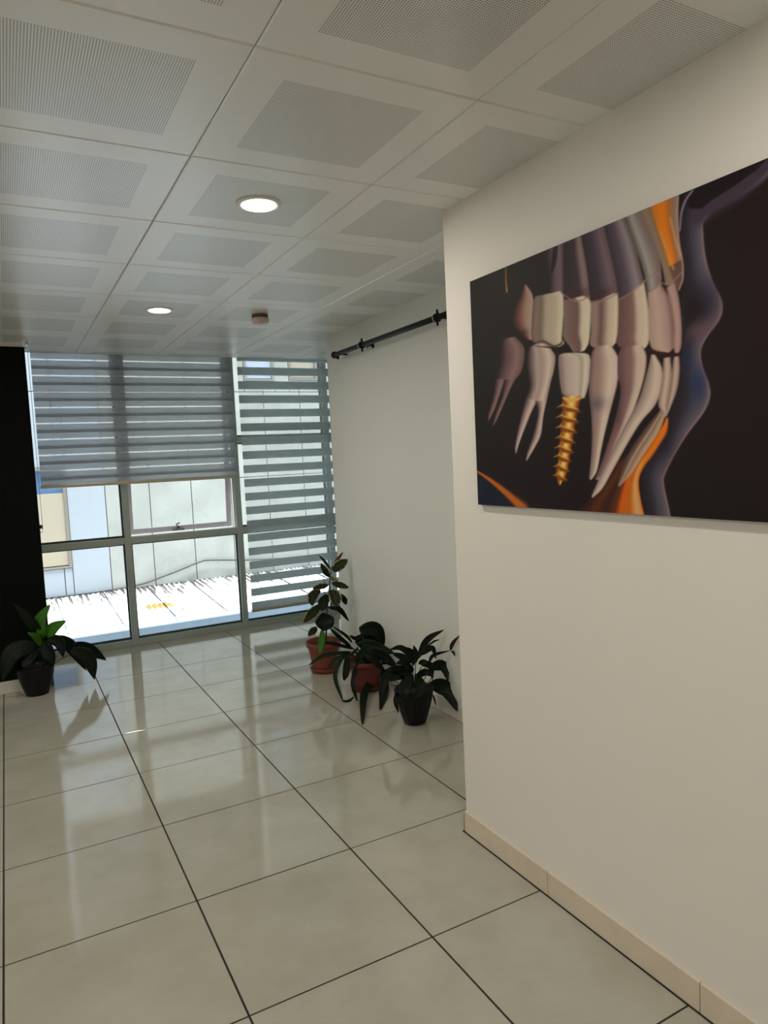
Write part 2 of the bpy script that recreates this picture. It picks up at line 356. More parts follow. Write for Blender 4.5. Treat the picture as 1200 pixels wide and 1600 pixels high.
PIER_LEAVES = [[[-0.3284,3.55,0.3808],[-0.3369,3.55,0.5043],[-0.2702,3.55,0.6109],0.0932,4],[[-0.304,3.55,0.3836],[-0.2568,3.55,0.4441],[-0.1752,3.55,0.4827],0.0839,4],[[-0.3338,3.55,0.3885],[-0.3367,3.53,0.4405],[-0.3042,3.53,0.5502],0.0597,4],[[-0.3387,3.55,0.4029],[-0.4014,3.53,0.5247],[-0.4851,3.52,0.6519],0.0758,0],[[-0.3568,3.55,0.3245],[-0.3704,3.5,0.405],[-0.4205,3.47,0.4527],0.056,4],[[-0.3045,3.55,0.3769],[-0.2297,3.52,0.3433],[-0.2147,3.5,0.2357],0.0805,0],[[-0.2801,3.55,0.3796],[-0.1552,3.58,0.29],[-0.0689,3.6,0.0891],0.0956,0],[[-0.1709,3.55,0.2785],[-0.0535,3.52,0.2019],[-0.0246,3.52,0.034],0.1093,0],[[-0.1434,3.55,0.3118],[-0.0336,3.63,0.2368],[0.0772,3.65,0.1263],0.0872,0],[[-0.33,3.55,0.3607],[-0.3079,3.5,0.2864],[-0.2798,3.49,0.1887],0.1062,0],[[-0.3697,3.55,0.3132],[-0.4278,3.49,0.2765],[-0.4681,3.45,0.2204],0.0982,0],[[-0.3627,3.55,0.3256],[-0.5169,3.49,0.3257],[-0.5995,3.47,0.1482],0.1297,0]]
FICUS_STEMS = [[[1.4714,2.8,0.1772],[1.4938,2.8,0.3859],[1.5207,2.8,0.5841],[1.5392,2.8,0.6848],[1.5498,2.8,0.7351]],
 [[1.4725,2.8,0.196],[1.4846,2.8,0.4343],[1.4858,2.8,0.7101]]]
STRAP_STEMS = [[[1.4906,2.26,0.1631],[1.4832,2.26,0.2396],[1.4629,2.26,0.2967]],
 [[1.4673,2.26,0.1674],[1.4311,2.26,0.2489],[1.3802,2.26,0.2686]],
 [[1.514,2.26,0.1587],[1.5314,2.26,0.258],[1.502,2.26,0.365]],
 [[1.479,2.26,0.1652],[1.4605,2.26,0.2544],[1.4168,2.26,0.3047]],
 [[1.5258,2.26,0.1565],[1.5754,2.26,0.1907],[1.6063,2.21,0.1429]]]
LILY_STEMS = [[[1.5008,1.58,0.1955],[1.5013,1.58,0.308],[1.5147,1.58,0.3617]],
 [[1.5114,1.58,0.1934],[1.5482,1.58,0.2803],[1.5993,1.58,0.3227]],
 [[1.4902,1.58,0.1977],[1.4854,1.58,0.311],[1.4909,1.58,0.366]],
 [[1.4797,1.58,0.1998],[1.4411,1.58,0.2729],[1.4113,1.58,0.3064]],
 [[1.5221,1.58,0.1912],[1.5683,1.58,0.2482],[1.595,1.58,0.2927]],
 [[1.5274,1.58,0.1901],[1.5605,1.58,0.2024],[1.5809,1.56,0.2084]],
 [[1.4744,1.58,0.2009],[1.4075,1.58,0.233],[1.3426,1.58,0.2828]],
 [[1.4689,1.58,0.1973],[1.3964,1.58,0.2213],[1.3358,1.58,0.2519]],
 [[1.4955,1.58,0.1966],[1.5269,1.58,0.2844],[1.5501,1.58,0.3176]],
 [[1.5328,1.58,0.1891],[1.5884,1.58,0.2158],[1.6115,1.58,0.2397]]]
PIER_STEMS = [[[-0.3336,3.55,0.1567],[-0.2701,3.55,0.1915],[-0.1578,3.55,0.245]],
 [[-0.3336,3.55,0.1567],[-0.287,3.55,0.2097],[-0.2411,3.55,0.2495]],
 [[-0.3574,3.55,0.1612],[-0.3421,3.55,0.2811],[-0.3284,3.55,0.3808]],
 [[-0.3634,3.55,0.1623],[-0.362,3.55,0.2575],[-0.3627,3.55,0.3256]],
 [[-0.3455,3.55,0.159],[-0.3243,3.55,0.278],[-0.3045,3.55,0.3769]]]
PRINT = [["t",[[0.6341,2.1307],[0.619,2.1055],[0.6139,2.0273],[0.6203,1.9639],[0.6216,1.9078],[0.6158,1.8342],[0.6146,1.7653],[0.6092,1.7155],[0.5959,1.6532],[0.5631,1.5779],[0.5126,1.5137],[0.4814,1.4527],[0.4804,1.4112],[0.4928,1.3144]],[[0.7071,2.0765],[0.6829,2.0578],[0.6808,2.008],[0.6884,1.9522],[0.7049,1.9004],[0.7247,1.8604],[0.7298,1.8328],[0.7208,1.8079],[0.686,1.7721],[0.67,1.7442],[0.6745,1.7067],[0.6915,1.6616],[0.6939,1.6308],[0.6765,1.5953],[0.632,1.5479],[0.5931,1.4979],[0.5605,1.4456],[0.5544,1.4222],[0.5669,1.3657],[0.578,1.3194]],[[0,34,26,30],[0.35,44,40,50],[0.65,68,66,78],[0.9,92,80,88],[1,138,118,120]],[0,0],0.002],
["b",[0.6551,1.8512],[0.085,0.07],[28,18,24],0.85],
["b",[0.7048,1.8886],[0.05,0.06],[46,44,68],0.5],
["b",[0.5544,1.5454],[0.06,0.1],[26,20,32],0.75],
["b",[0.6632,1.6648],[0.035,0.07],[36,46,76],0.8],
["b",[0.6276,1.7319],[0.03,0.05],[34,40,70],0.6],
["b",[0.665,1.7941],[0.07,0.035],[100,74,78],0.6],
["s",[[0.8511,2.1216],[0.8247,2.1007],[0.7694,2.0842],[0.7071,2.0736],[0.6828,2.0549]],[0.0381,0.0333,0.0286,0.0238,0.019],[112,98,110]],
["s",[[0.8511,2.1269],[0.8217,2.1072],[0.7663,2.0909],[0.7038,2.0834],[0.669,2.0711]],[0.0333,0.0429,0.0619,0.0714,0.0714],[58,48,60]],
["p",[[0.6524,2.1424],[0.6264,2.1091],[0.6479,2.0869],[0.6762,2.0778],[0.7005,2.0875],[0.7632,2.1005],[0.8188,2.1164],[0.8512,2.1365]],[26,18,22]],
["s",[[0.6521,2.1275],[0.6338,2.1127],[0.6201,2.0868],[0.615,2.0455]],[0.0071,0.0071,0.0071,0.0048],[130,115,128]],
["t",[[0.5128,2.1356],[0.5349,2.0614],[0.5572,2.0141],[0.57,1.9663],[0.5833,1.9483]],[[0.6142,2.1381],[0.608,2.083],[0.6092,2.0287],[0.6191,1.9683],[0.6205,1.9246],[0.6092,1.9019]],[[0,128,104,84],[0.22,180,108,34],[0.5,205,108,14],[0.72,150,96,44],[0.85,128,104,92],[1,136,112,98]],[0,0.25],0.002],
["t",[[0.57,1.9626],[0.5787,1.9457],[0.5962,1.9195]],[[0.6201,1.9753],[0.6219,1.9315],[0.61,1.9009]],[[0,100,72,62],[1,88,62,62]],[0,0],0.003],
["s",[[0.611,2.1285],[0.6089,2.0827],[0.6113,2.0209],[0.6208,1.9679],[0.621,1.9281],[0.6092,1.9026]],[0.0048,0.0048,0.0048,0.0048,0.0048,0.0048],[165,140,122]],
["s",[[0.5581,2.0582],[0.5754,2.0091],[0.5947,1.9564]],[0.0048,0.0048,0.0048],[180,130,80]],
["s",[[0.5859,2.0863],[0.6025,2.0234],[0.615,1.9838]],[0.0048,0.0048,0.0048],[180,130,80]],
["t",[[0.5689,1.5889],[0.4949,1.542],[0.4262,1.4945],[0.3948,1.4781],[0.3569,1.4332],[0.3081,1.39],[0.2623,1.3523],[0.2412,1.3329],[0.2354,1.314]],[[0.5708,1.5887],[0.5507,1.5425],[0.5101,1.4925],[0.4805,1.4535],[0.4713,1.4169],[0.4784,1.367],[0.4919,1.321]],[[0,34,20,18],[0.25,84,42,16],[0.42,52,28,18],[0.58,90,46,16],[0.66,185,84,8],[0.8,165,88,18],[0.9,190,140,84],[1,160,132,112]],[0,0],0.002],
["s",[[0.5677,1.5858],[0.5567,1.5549],[0.5184,1.5053],[0.4849,1.4634],[0.4694,1.4269],[0.4745,1.3769],[0.4879,1.3274]],[0.0095,0.0214,0.019,0.0095,0.0071,0.0071,0.0071],[196,104,20]],
["t",[[0.2055,2.1498],[0.2041,2.0505],[0.202,1.9636]],[[0.2564,2.135],[0.2604,2.0789],[0.2673,2.0177],[0.2678,1.9495]],[[0,70,56,58],[0.1,44,36,38],[1,58,46,50]],[0,0],0.002],
["t",[[0.2534,2.1359],[0.2544,2.0805],[0.2643,2.0185],[0.268,1.9537]],[[0.2805,2.1364],[0.2982,2.052],[0.3087,1.9826],[0.3107,1.9403]],[[0,66,52,58],[0.5,122,102,102],[0.85,112,92,92],[1,60,44,48]],[0,0],0.002],
["t",[[0.2795,2.1409],[0.2982,2.052],[0.3104,1.9822],[0.3115,1.9297]],[[0.369,2.1344],[0.3934,2.0432],[0.4102,1.975],[0.4162,1.9257]],[[0,48,36,38],[0.35,58,48,62],[0.75,104,86,92],[0.95,92,72,78],[1,60,46,50]],[0,0],0.002],
["t",[[0.3701,2.1341],[0.3934,2.0432],[0.4102,1.975],[0.416,1.9177]],[[0.4408,2.1358],[0.4718,2.0608],[0.49,1.9943],[0.5044,1.941]],[[0,56,46,58],[0.35,76,64,76],[0.75,128,118,120],[1,88,72,78]],[0,0],0.002],
["t",[[0.4418,2.1355],[0.4716,2.0531],[0.4994,1.9766],[0.5135,1.9121]],[[0.491,2.1351],[0.5254,2.0604],[0.5543,1.9852],[0.5578,1.9285]],[[0,82,74,74],[0.35,142,136,130],[0.8,112,98,96],[1,112,92,82]],[0,0],0.002],
["t",[[0.4885,2.1359],[0.5232,2.0648],[0.5566,1.9809],[0.5701,1.9219]],[[0.527,2.1309],[0.5555,2.0442],[0.5792,1.9714],[0.5984,1.919]],[[0,110,98,92],[0.5,128,108,92],[1,120,92,66]],[0,0],0.002],
["b",[0.2594,1.9684],[0.06,0.025],[56,34,38],0.75],
["b",[0.3465,1.9491],[0.06,0.025],[56,34,38],0.75],
["t",[[0.1299,2.1266],[0.133,2.0874],[0.1431,2.0434],[0.1415,2.0054]],[[0.2097,2.1387],[0.206,2.0686],[0.2031,1.9946],[0.2015,1.9887]],[[0,34,26,26],[0.4,88,68,78],[0.8,104,84,92],[1,66,48,54]],[0,0],0.004],
["t",[[0.1635,2.1332],[0.1545,2.0882],[0.1486,2.0612]],[[0.1852,2.1302],[0.174,2.0832],[0.1537,2.0472]],[[0,28,22,24],[1,34,26,28]],[0,0],0.002],
["s",[[-0.0651,2.1299],[-0.0652,2.0764],[-0.0626,2.0515]],[0.0048,0.0071,0.0119],[150,98,30]],
["b",[-0.036,1.9456],[0.05,0.05],[64,50,50],0.8],
["t",[[0.0285,2.0527],[-0.0025,2.0142],[-0.0343,1.9764],[-0.0312,1.931],[0.0305,1.8774]],[[0.0327,2.0517],[0.0628,2.0133],[0.066,1.9729],[0.0596,1.9243],[0.0536,1.8726]],[[0,40,28,28],[0.35,104,66,58],[0.65,140,112,100],[1,150,128,116]],[0,0],0.003],
["b",[-0.0002,1.9014],[0.05,0.018],[52,40,36],0.75],
["p",[[0.0751,2.004],[0.0656,1.9862],[0.0574,1.9414],[0.0529,1.8787],[0.0709,1.859],[0.1438,1.8358],[0.1814,1.8308],[0.2024,1.8376],[0.1893,1.8556],[0.1955,1.8831],[0.202,1.9322],[0.2022,1.9823],[0.1881,1.9961],[0.1364,1.9985]],[150,136,120]],
["t",[[0.0751,2.004],[0.0656,1.9862],[0.0574,1.9414],[0.0529,1.8787],[0.0709,1.8607],[0.144,1.839]],[[0.188,1.9955],[0.202,1.9792],[0.202,1.9322],[0.1955,1.8831],[0.1892,1.8525],[0.1722,1.8345]],[[0,92,76,68],[0.12,116,98,88],[0.3,106,92,80],[0.45,150,138,122],[0.75,162,150,132],[0.93,184,172,152],[1,150,136,118]],[0,0],0.0015],
["s",[[0.0709,1.8607],[0.1109,1.8591],[0.1487,1.8383],[0.1817,1.8378],[0.1912,1.8442]],[0.0048,0.0048,0.0048,0.0071,0.0048],[66,48,44]],
["t",[[0.2019,1.9652],[0.2002,1.898],[0.1963,1.8576],[0.2202,1.8285],[0.235,1.8073]],[[0.284,1.9605],[0.3107,1.9403],[0.3111,1.8922],[0.3033,1.8333],[0.2871,1.804],[0.259,1.8021]],[[0,112,94,88],[0.4,104,80,76],[0.52,100,78,74],[0.68,178,166,146],[0.93,186,176,156],[1,150,136,122]],[0,0],0.0015],
["t",[[0.3128,1.9336],[0.3102,1.8563],[0.3049,1.8192],[0.3202,1.8062]],[[0.3985,1.9416],[0.4128,1.9344],[0.4143,1.8941],[0.4101,1.8385],[0.4055,1.811],[0.3906,1.7988]],[[0,126,106,98],[0.2,130,110,102],[0.38,98,74,70],[0.65,168,152,136],[0.93,184,172,152],[1,150,134,120]],[0,0],0.0015],
["t",[[0.415,1.918],[0.4101,1.8385],[0.4028,1.8074],[0.4235,1.7859]],[[0.5027,1.949],[0.5143,1.8852],[0.5181,1.8193],[0.5121,1.7856],[0.4946,1.7729]],[[0,92,68,66],[0.35,108,80,78],[0.5,116,90,84],[0.65,174,156,142],[0.93,182,168,150],[1,146,126,116]],[0,0],0.0015],
["t",[[0.5135,1.9152],[0.5161,1.858],[0.517,1.7887],[0.5333,1.7661],[0.5705,1.7547]],[[0.5555,1.9309],[0.5786,1.8903],[0.5909,1.8248],[0.5921,1.769],[0.5796,1.7534]],[[0,146,124,116],[0.4,164,142,130],[0.8,150,122,116],[1,112,86,84]],[0,0],0.0015],
["t",[[0.5714,1.9179],[0.5827,1.8709],[0.592,1.8135],[0.589,1.7732],[0.594,1.7508]],[[0.5985,1.9226],[0.6097,1.8835],[0.6165,1.82],[0.6147,1.7653],[0.6056,1.7476]],[[0,122,94,92],[0.4,158,130,122],[0.85,146,118,112],[1,98,76,78]],[0,0],0.0015],
["s",[[0.2039,1.9807],[0.2527,1.9506],[0.3094,1.9531]],[0.0036,0.0036,0.0036],[134,106,100]],
["s",[[0.3118,1.938],[0.3515,1.9295],[0.4145,1.9381]],[0.0036,0.0036,0.0036],[134,106,100]],
["s",[[0.4166,1.9216],[0.4584,1.9302],[0.5036,1.9469]],[0.0036,0.0036,0.0036],[134,106,100]],
["s",[[0.5126,1.9161],[0.5461,1.9274],[0.5568,1.9473],[0.5374,1.9596],[0.4888,1.9446]],[0.0036,0.0036,0.0036,0.0036,0.0036],[134,106,100]],
["s",[[0.5565,1.9325],[0.5828,1.9226],[0.6142,1.9406],[0.6204,1.9463]],[0.0036,0.0036,0.0036,0.0036],[134,106,100]],
["t",[[-0.0873,1.9018],[-0.1043,1.8804],[-0.1111,1.8292],[-0.1305,1.7897],[-0.1434,1.7665]],[[-0.0275,1.8968],[0.0118,1.8618],[0.0166,1.8345],[-0.0005,1.7834],[-0.0431,1.7513]],[[0,36,28,30],[0.3,84,64,66],[0.7,120,94,92],[1,92,70,70]],[0,0],0.004],
["t",[[-0.1401,1.7732],[-0.1584,1.711],[-0.1882,1.6595],[-0.1921,1.6351]],[[-0.0881,1.7652],[-0.1204,1.7144],[-0.1521,1.6675],[-0.1862,1.6332]],[[0,36,28,30],[0.3,84,64,66],[0.7,120,94,92],[1,92,70,70]],[0,0],0.003],
["t",[[-0.0903,1.7655],[-0.1105,1.7064],[-0.1437,1.6597],[-0.1657,1.6163]],[[-0.0358,1.7573],[-0.0694,1.7198],[-0.1301,1.6443],[-0.1599,1.6134]],[[0,36,28,30],[0.3,84,64,66],[0.7,120,94,92],[1,92,70,70]],[0,0],0.003],
["t",[[0.0734,1.8584],[0.0378,1.8478],[0.0275,1.793],[0.0373,1.7321],[0.0175,1.6941],[0.0036,1.6751]],[[0.112,1.8522],[0.142,1.8346],[0.1598,1.8036],[0.1517,1.7637],[0.1378,1.7336],[0.1234,1.6967],[0.1137,1.6702]],[[0,44,34,36],[0.15,96,80,80],[0.35,150,134,126],[0.55,146,126,118],[0.8,182,166,152],[1,136,118,110]],[0,0],0.003],
["t",[[0.0175,1.6941],[-0.0026,1.6554],[-0.0295,1.5958],[-0.048,1.5413],[-0.0483,1.5156]],[[0.069,1.6776],[0.037,1.6388],[0.0104,1.6002],[-0.0181,1.5574],[-0.0429,1.5133]],[[0,50,38,40],[0.3,120,100,98],[0.7,176,160,148],[1,140,120,114]],[0,0],0.002],
["t",[[0.0611,1.6783],[0.0727,1.6493],[0.0629,1.6103],[0.0421,1.5648],[0.0142,1.5186],[0.0051,1.4915]],[[0.1158,1.6749],[0.0983,1.6276],[0.085,1.5727],[0.0586,1.5373],[0.0112,1.4887]],[[0,50,38,40],[0.3,120,100,98],[0.7,176,160,148],[1,140,120,114]],[0,0],0.002],
["t",[[0.2082,1.8103],[0.1757,1.8061],[0.173,1.7564],[0.181,1.6968],[0.1972,1.6806]],[[0.2543,1.8025],[0.3017,1.7875],[0.3009,1.7321],[0.2908,1.6934],[0.2776,1.6666]],[[0,110,92,92],[0.25,160,142,134],[0.6,176,162,148],[0.75,150,140,128],[0.85,184,174,158],[1,160,146,130]],[0,0],0.002],
["t",[[0.1864,1.6816],[0.18,1.6128],[0.1677,1.55],[0.1565,1.4861],[0.1462,1.4474],[0.1609,1.4108]],[[0.2667,1.6737],[0.2491,1.6285],[0.2318,1.5679],[0.2154,1.506],[0.1977,1.4473],[0.1645,1.4078]],[[0,70,40,8],[0.3,170,112,36],[0.5,240,196,120],[0.65,215,160,76],[0.85,140,82,16],[1,70,36,6]],[0,0],0.001],
["s",[[0.1822,1.6518],[0.2111,1.641],[0.2594,1.6297]],[0.0095,0.019,0.0071],[112,62,12]],
["s",[[0.1842,1.6567],[0.2143,1.6466],[0.2511,1.6369]],[0.0029,0.006,0.0036],[206,150,70]],
["s",[[0.1608,1.6511],[0.1824,1.656],[0.1906,1.6666]],[0.0024,0.006,0.0024],[178,128,58]],
["s",[[0.1767,1.6207],[0.2034,1.6104],[0.2498,1.5998]],[0.0095,0.019,0.0071],[112,62,12]],
["s",[[0.1787,1.6256],[0.2066,1.616],[0.2414,1.6069]],[0.0029,0.006,0.0036],[206,150,70]],
["s",[[0.1551,1.6197],[0.1769,1.6249],[0.1852,1.6356]],[0.0024,0.006,0.0024],[178,128,58]],
["s",[[0.1724,1.5892],[0.1977,1.5793],[0.2429,1.5693]],[0.0095,0.019,0.0071],[112,62,12]],
["s",[[0.1744,1.5942],[0.2009,1.585],[0.2345,1.5764]],[0.0029,0.006,0.0036],[206,150,70]],
["s",[[0.1507,1.588],[0.1725,1.5934],[0.1809,1.6043]],[0.0024,0.006,0.0024],[178,128,58]],
["s",[[0.1693,1.5575],[0.1917,1.5481],[0.2343,1.5387]],[0.0095,0.019,0.0071],[112,62,12]],
["s",[[0.1713,1.5625],[0.1949,1.5538],[0.2258,1.5457]],[0.0029,0.006,0.0036],[206,150,70]],
["s",[[0.1475,1.556],[0.1694,1.5618],[0.1778,1.5728]],[0.0024,0.006,0.0024],[178,128,58]],
["s",[[0.1656,1.5279],[0.1857,1.5187],[0.2262,1.5099]],[0.0095,0.019,0.0071],[112,62,12]],
["s",[[0.1677,1.5329],[0.189,1.5245],[0.2176,1.5168]],[0.0029,0.006,0.0036],[206,150,70]],
["s",[[0.1438,1.526],[0.1658,1.5321],[0.1742,1.5433]],[0.0024,0.006,0.0024],[178,128,58]],
["s",[[0.1614,1.5002],[0.1776,1.4913],[0.2146,1.483]],[0.0095,0.019,0.0071],[112,62,12]],
["s",[[0.1635,1.5053],[0.1809,1.4972],[0.2059,1.4899]],[0.0029,0.006,0.0036],[206,150,70]],
["s",[[0.1395,1.4981],[0.1616,1.5045],[0.17,1.5158]],[0.0024,0.006,0.0024],[178,128,58]],
["s",[[0.1583,1.4702],[0.1718,1.4615],[0.2063,1.4536]],[0.0095,0.019,0.0071],[112,62,12]],
["s",[[0.1604,1.4753],[0.1751,1.4674],[0.1976,1.4604]],[0.0029,0.006,0.0036],[206,150,70]],
["s",[[0.1363,1.4679],[0.1585,1.4745],[0.167,1.4859]],[0.0024,0.006,0.0024],[178,128,58]],
["s",[[0.1559,1.4422],[0.1646,1.4336],[0.1945,1.4261]],[0.0095,0.019,0.0071],[112,62,12]],
["s",[[0.158,1.4474],[0.1679,1.4397],[0.1857,1.4328]],[0.0029,0.006,0.0036],[206,150,70]],
["s",[[0.1339,1.4396],[0.1561,1.4465],[0.1646,1.4581]],[0.0024,0.006,0.0024],[178,128,58]],
["s",[[0.188,1.6773],[0.2203,1.6659],[0.2665,1.6697]],[0.0071,0.0167,0.0071],[190,150,88]],
["s",[[0.1477,1.4388],[0.166,1.4302],[0.1934,1.4303]],[0.0048,0.0119,0.0048],[120,66,24]],
["s",[[0.1551,1.4215],[0.1633,1.4095]],[0.0095,0.0048],[96,52,34]],
["t",[[0.3526,1.81],[0.3162,1.801],[0.3028,1.7556],[0.296,1.6849],[0.3032,1.6042],[0.3016,1.5239],[0.2874,1.4299]],[[0.3859,1.8035],[0.4112,1.7599],[0.4066,1.7038],[0.3891,1.6522],[0.3612,1.5806],[0.3392,1.5146],[0.3212,1.455],[0.2973,1.4275]],[[0,92,76,74],[0.15,128,106,100],[0.4,142,120,112],[0.7,182,166,152],[0.93,178,162,148],[1,128,110,102]],[0,0],0.0015],
["b",[0.3263,1.6462],[0.05,0.03],[72,66,78],0.55],
["t",[[0.4615,1.7925],[0.4154,1.7857],[0.4053,1.7267],[0.4147,1.6725],[0.3926,1.598],[0.3594,1.5219],[0.3197,1.443],[0.3084,1.4308]],[[0.4938,1.7826],[0.506,1.7572],[0.5014,1.7144],[0.4768,1.6513],[0.4367,1.576],[0.3898,1.5014],[0.3519,1.4469],[0.3219,1.4277]],[[0,86,64,64],[0.3,112,84,84],[0.5,120,92,90],[0.7,172,152,140],[0.92,176,158,144],[1,128,108,100]],[0,0],0.0015],
["b",[0.398,1.613],[0.03,0.05],[58,46,48],0.5],
["t",[[0.5205,1.7579],[0.506,1.7138],[0.4766,1.6439],[0.4269,1.5766],[0.3744,1.5018],[0.336,1.447],[0.2957,1.3798]],[[0.5338,1.7549],[0.5549,1.7182],[0.5549,1.6722],[0.531,1.6244],[0.4845,1.5842],[0.4354,1.5268],[0.3835,1.4586],[0.3399,1.403],[0.2999,1.3746]],[[0,112,94,90],[0.2,142,124,116],[0.6,180,164,150],[0.9,172,154,142],[1,120,102,96]],[0,0],0.0015],
["t",[[0.5573,1.6222],[0.498,1.5686],[0.4447,1.5113],[0.4139,1.4622],[0.3965,1.4156]],[[0.562,1.5933],[0.5383,1.5517],[0.4918,1.4987],[0.4479,1.4467],[0.4024,1.4087]],[[0,66,46,44],[0.3,100,78,68],[0.45,168,140,112],[0.55,118,94,84],[0.8,150,132,118],[1,170,140,104]],[0,0],0.0015],
["t",[[0.5598,1.7475],[0.5544,1.6935],[0.5408,1.6272],[0.5548,1.6045],[0.5611,1.5916]],[[0.5811,1.7426],[0.5846,1.7038],[0.5796,1.6624],[0.5654,1.5931]],[[0,120,98,92],[0.5,178,158,144],[1,130,108,102]],[0,0],0.0015],
["t",[[0.5904,1.7447],[0.5846,1.7038],[0.5775,1.6626],[0.5632,1.5932]],[[0.607,1.745],[0.6088,1.7076],[0.6005,1.6602],[0.5786,1.6133],[0.5654,1.5913]],[[0,112,90,86],[0.5,172,152,138],[1,128,106,102]],[0,0],0.0015],
["s",[[0.4764,2.0149],[0.4764,2.0149]],[0.0002,0.0002],[20,20,20]],
["p",[[0.5074,1.7768],[0.5427,1.7624],[0.5896,1.75],[0.6095,1.747],[0.6082,1.7414],[0.5916,1.7418],[0.5893,1.731],[0.5832,1.7423],[0.5533,1.7431],[0.5294,1.7573],[0.5095,1.7675]],[44,20,24]],
["p",[[0.3933,1.7985],[0.4011,1.8068],[0.4154,1.7857],[0.4127,1.7793]],[26,14,16]],
["p",[[0.2795,1.8007],[0.2995,1.8194],[0.3126,1.8035],[0.3039,1.7891]],[26,14,16]],
["p",[[0.157,1.8131],[0.2001,1.8313],[0.2289,1.8145],[0.2343,1.8064],[0.1784,1.8132]],[30,18,20]],
["p",[[0.0561,1.8544],[0.1487,1.8362],[0.157,1.8131],[0.1392,1.8335],[0.0822,1.8476]],[30,20,22]],
["p",[[-0.2805,1.4539],[-0.2498,1.4427],[-0.0532,1.3326],[-0.0482,1.2998],[-0.2992,1.2865]],[22,27,44]],
["s",[[-0.2754,1.4585],[-0.1974,1.4272],[-0.1194,1.3895],[-0.0588,1.3558],[-0.0136,1.3256]],[0.0071,0.0167,0.0262,0.0357,0.0571],[158,84,26]]]
# ================================================================== the room shell
random.seed(4)
XL, YB = -3.42, -5.3      # left wall and back wall, both outside the photograph
# floor: individually laid tiles over dark grout
fb = MB(); fb.box(XL-.2, 2.8, YB-.2, 4.60, -.20, -.0011, 1)
for i in range(-6, 5):
    for j in range(-9, 8):
        x0, x1 = i*.6+.0032, (i+1)*.6-.0032; y0, y1 = j*.6+.0028, (j+1)*.6-.0028
        x0 = max(x0, XL); y1 = min(y1, 4.4865); x1 = min(x1, 2.62)
        if x1-x0 < .02 or y1-y0 < .02: continue
        ta, tb = random.uniform(-.0007, .0007), random.uniform(-.0009, .0009)
        b = .0007; cx, cy = (x0+x1)/2, (y0+y1)/2
        V = []
        for (ins, z) in ((0, -.0045), (0, -b*.7), (b, 0)):
            for (x, y) in ((x0+ins, y0+ins), (x1-ins, y0+ins), (x1-ins, y1-ins), (x0+ins, y1-ins)):
                V.append((x, y, z+(x-cx)*ta+(y-cy)*tb))
        F = [(8, 9, 10, 11)]
        for l in (0, 4):
            for k in range(4): F.append((l+k, l+(k+1) % 4, l+4+(k+1) % 4, l+4+k))
        fb.add(V, F, 0)
floor = struct(fb.build('floor', [M_tile, M_grout]), 'cream polished square floor tiles with thin dark joints', 'floor')

# ceiling: lay-in cassettes with bevelled edges, ending short of the window (blind pocket)
YE = 4.115
cb = MB(); cb.box(XL-.2, 2.8, YB-.2, YE-.004, H+.006, H+.16, 1)
for i in range(-6, 5):
    for j in range(-9, 8):
        x0, x1 = CX0+i*.6+.0011, CX0+(i+1)*.6-.0011; y0, y1 = CY0+j*.6+.0016, CY0+(j+1)*.6-.0016
        if j == 7: y1 = YE-.012
        x0 = max(x0, XL); x1 = min(x1, 2.7); y0 = max(y0, YB)
        if x1-x0 < .02 or y1-y0 < .02: continue
        b = .0035; V = []
        for (ins, z) in ((0, H+.007), (0, H+b), (b, H)):
            for (x, y) in ((x0+ins, y0+ins), (x1-ins, y0+ins), (x1-ins, y1-ins), (x0+ins, y1-ins)):
                V.append((x, y, z))
        F = [(8, 9, 10, 11)]
        for l in (0, 4):
            for k in range(4): F.append((l+k, l+(k+1) % 4, l+4+(k+1) % 4, l+4+k))
        cb.add(V, F, 0)
struct(cb.build('ceiling', [M_cass, M_joint]), 'white square metal ceiling cassettes with perforated centres', 'ceiling')
tb = MB(); tb.box(XL, 2.62, YE-.010, YE, H-.002, H+.03, 0, .001); tb.box(XL, 2.62, YE, 4.75, H+.16, H+.2, 0)
tb.box(XL, 2.62, YE-.001, YE+.002, H+.03, H+.17, 0)
struct(tb.build('trim_1', M_white), 'white edge trim where the ceiling stops before the window', 'trim')

# walls
struct(MB().box(XN, XF+.6, YB, YN, 0, H+.005, 0, .002).build('wall_right', M_wall), 'near cream wall carrying the dark canvas print', 'wall')
struct(MB().box(XF, 2.8, YN+.0005, YF, 0, H+.005, 0, .002).build('wall_right_far', M_wallfar), 'set-back pale wall with the black rod, behind the plants', 'wall')
struct(MB().box(2.62, 2.8, YF, 4.62, 0, H+.2).build('wall_side', M_wallfar))
struct(MB().box(XL-.2, XL, YB, 4.62, 0, H+.2).build('wall_left', M_wall))
struct(MB().box(XL, XN, YB-.2, YB, 0, H+.005).build('wall_back', M_wall))
# black pier left of the window
PX, PY = -.284, 3.70
struct(MB().box(-1.30, PX, PY, 4.40, .085, 2.404, 0, .003).build('wall_pier', M_black), 'black painted pier left of the window', 'wall')
struct(MB().box(-1.30, PX-.006, PY+.01, 4.40, 2.404, H+.02, 0).build('trim_2', M_white))
bl = MB(); bl.box(-1.302, PX-.016, PY-.010, 4.40, .0, .085, 0, .002); bl.box(PX-.016, PX+.004, PY-.012, 4.40, 0, .083, 1, .001)
struct(bl.build('baseboard_left', [M_skirtw, M_gasket]), 'pale skirting under the black pier', 'skirting')
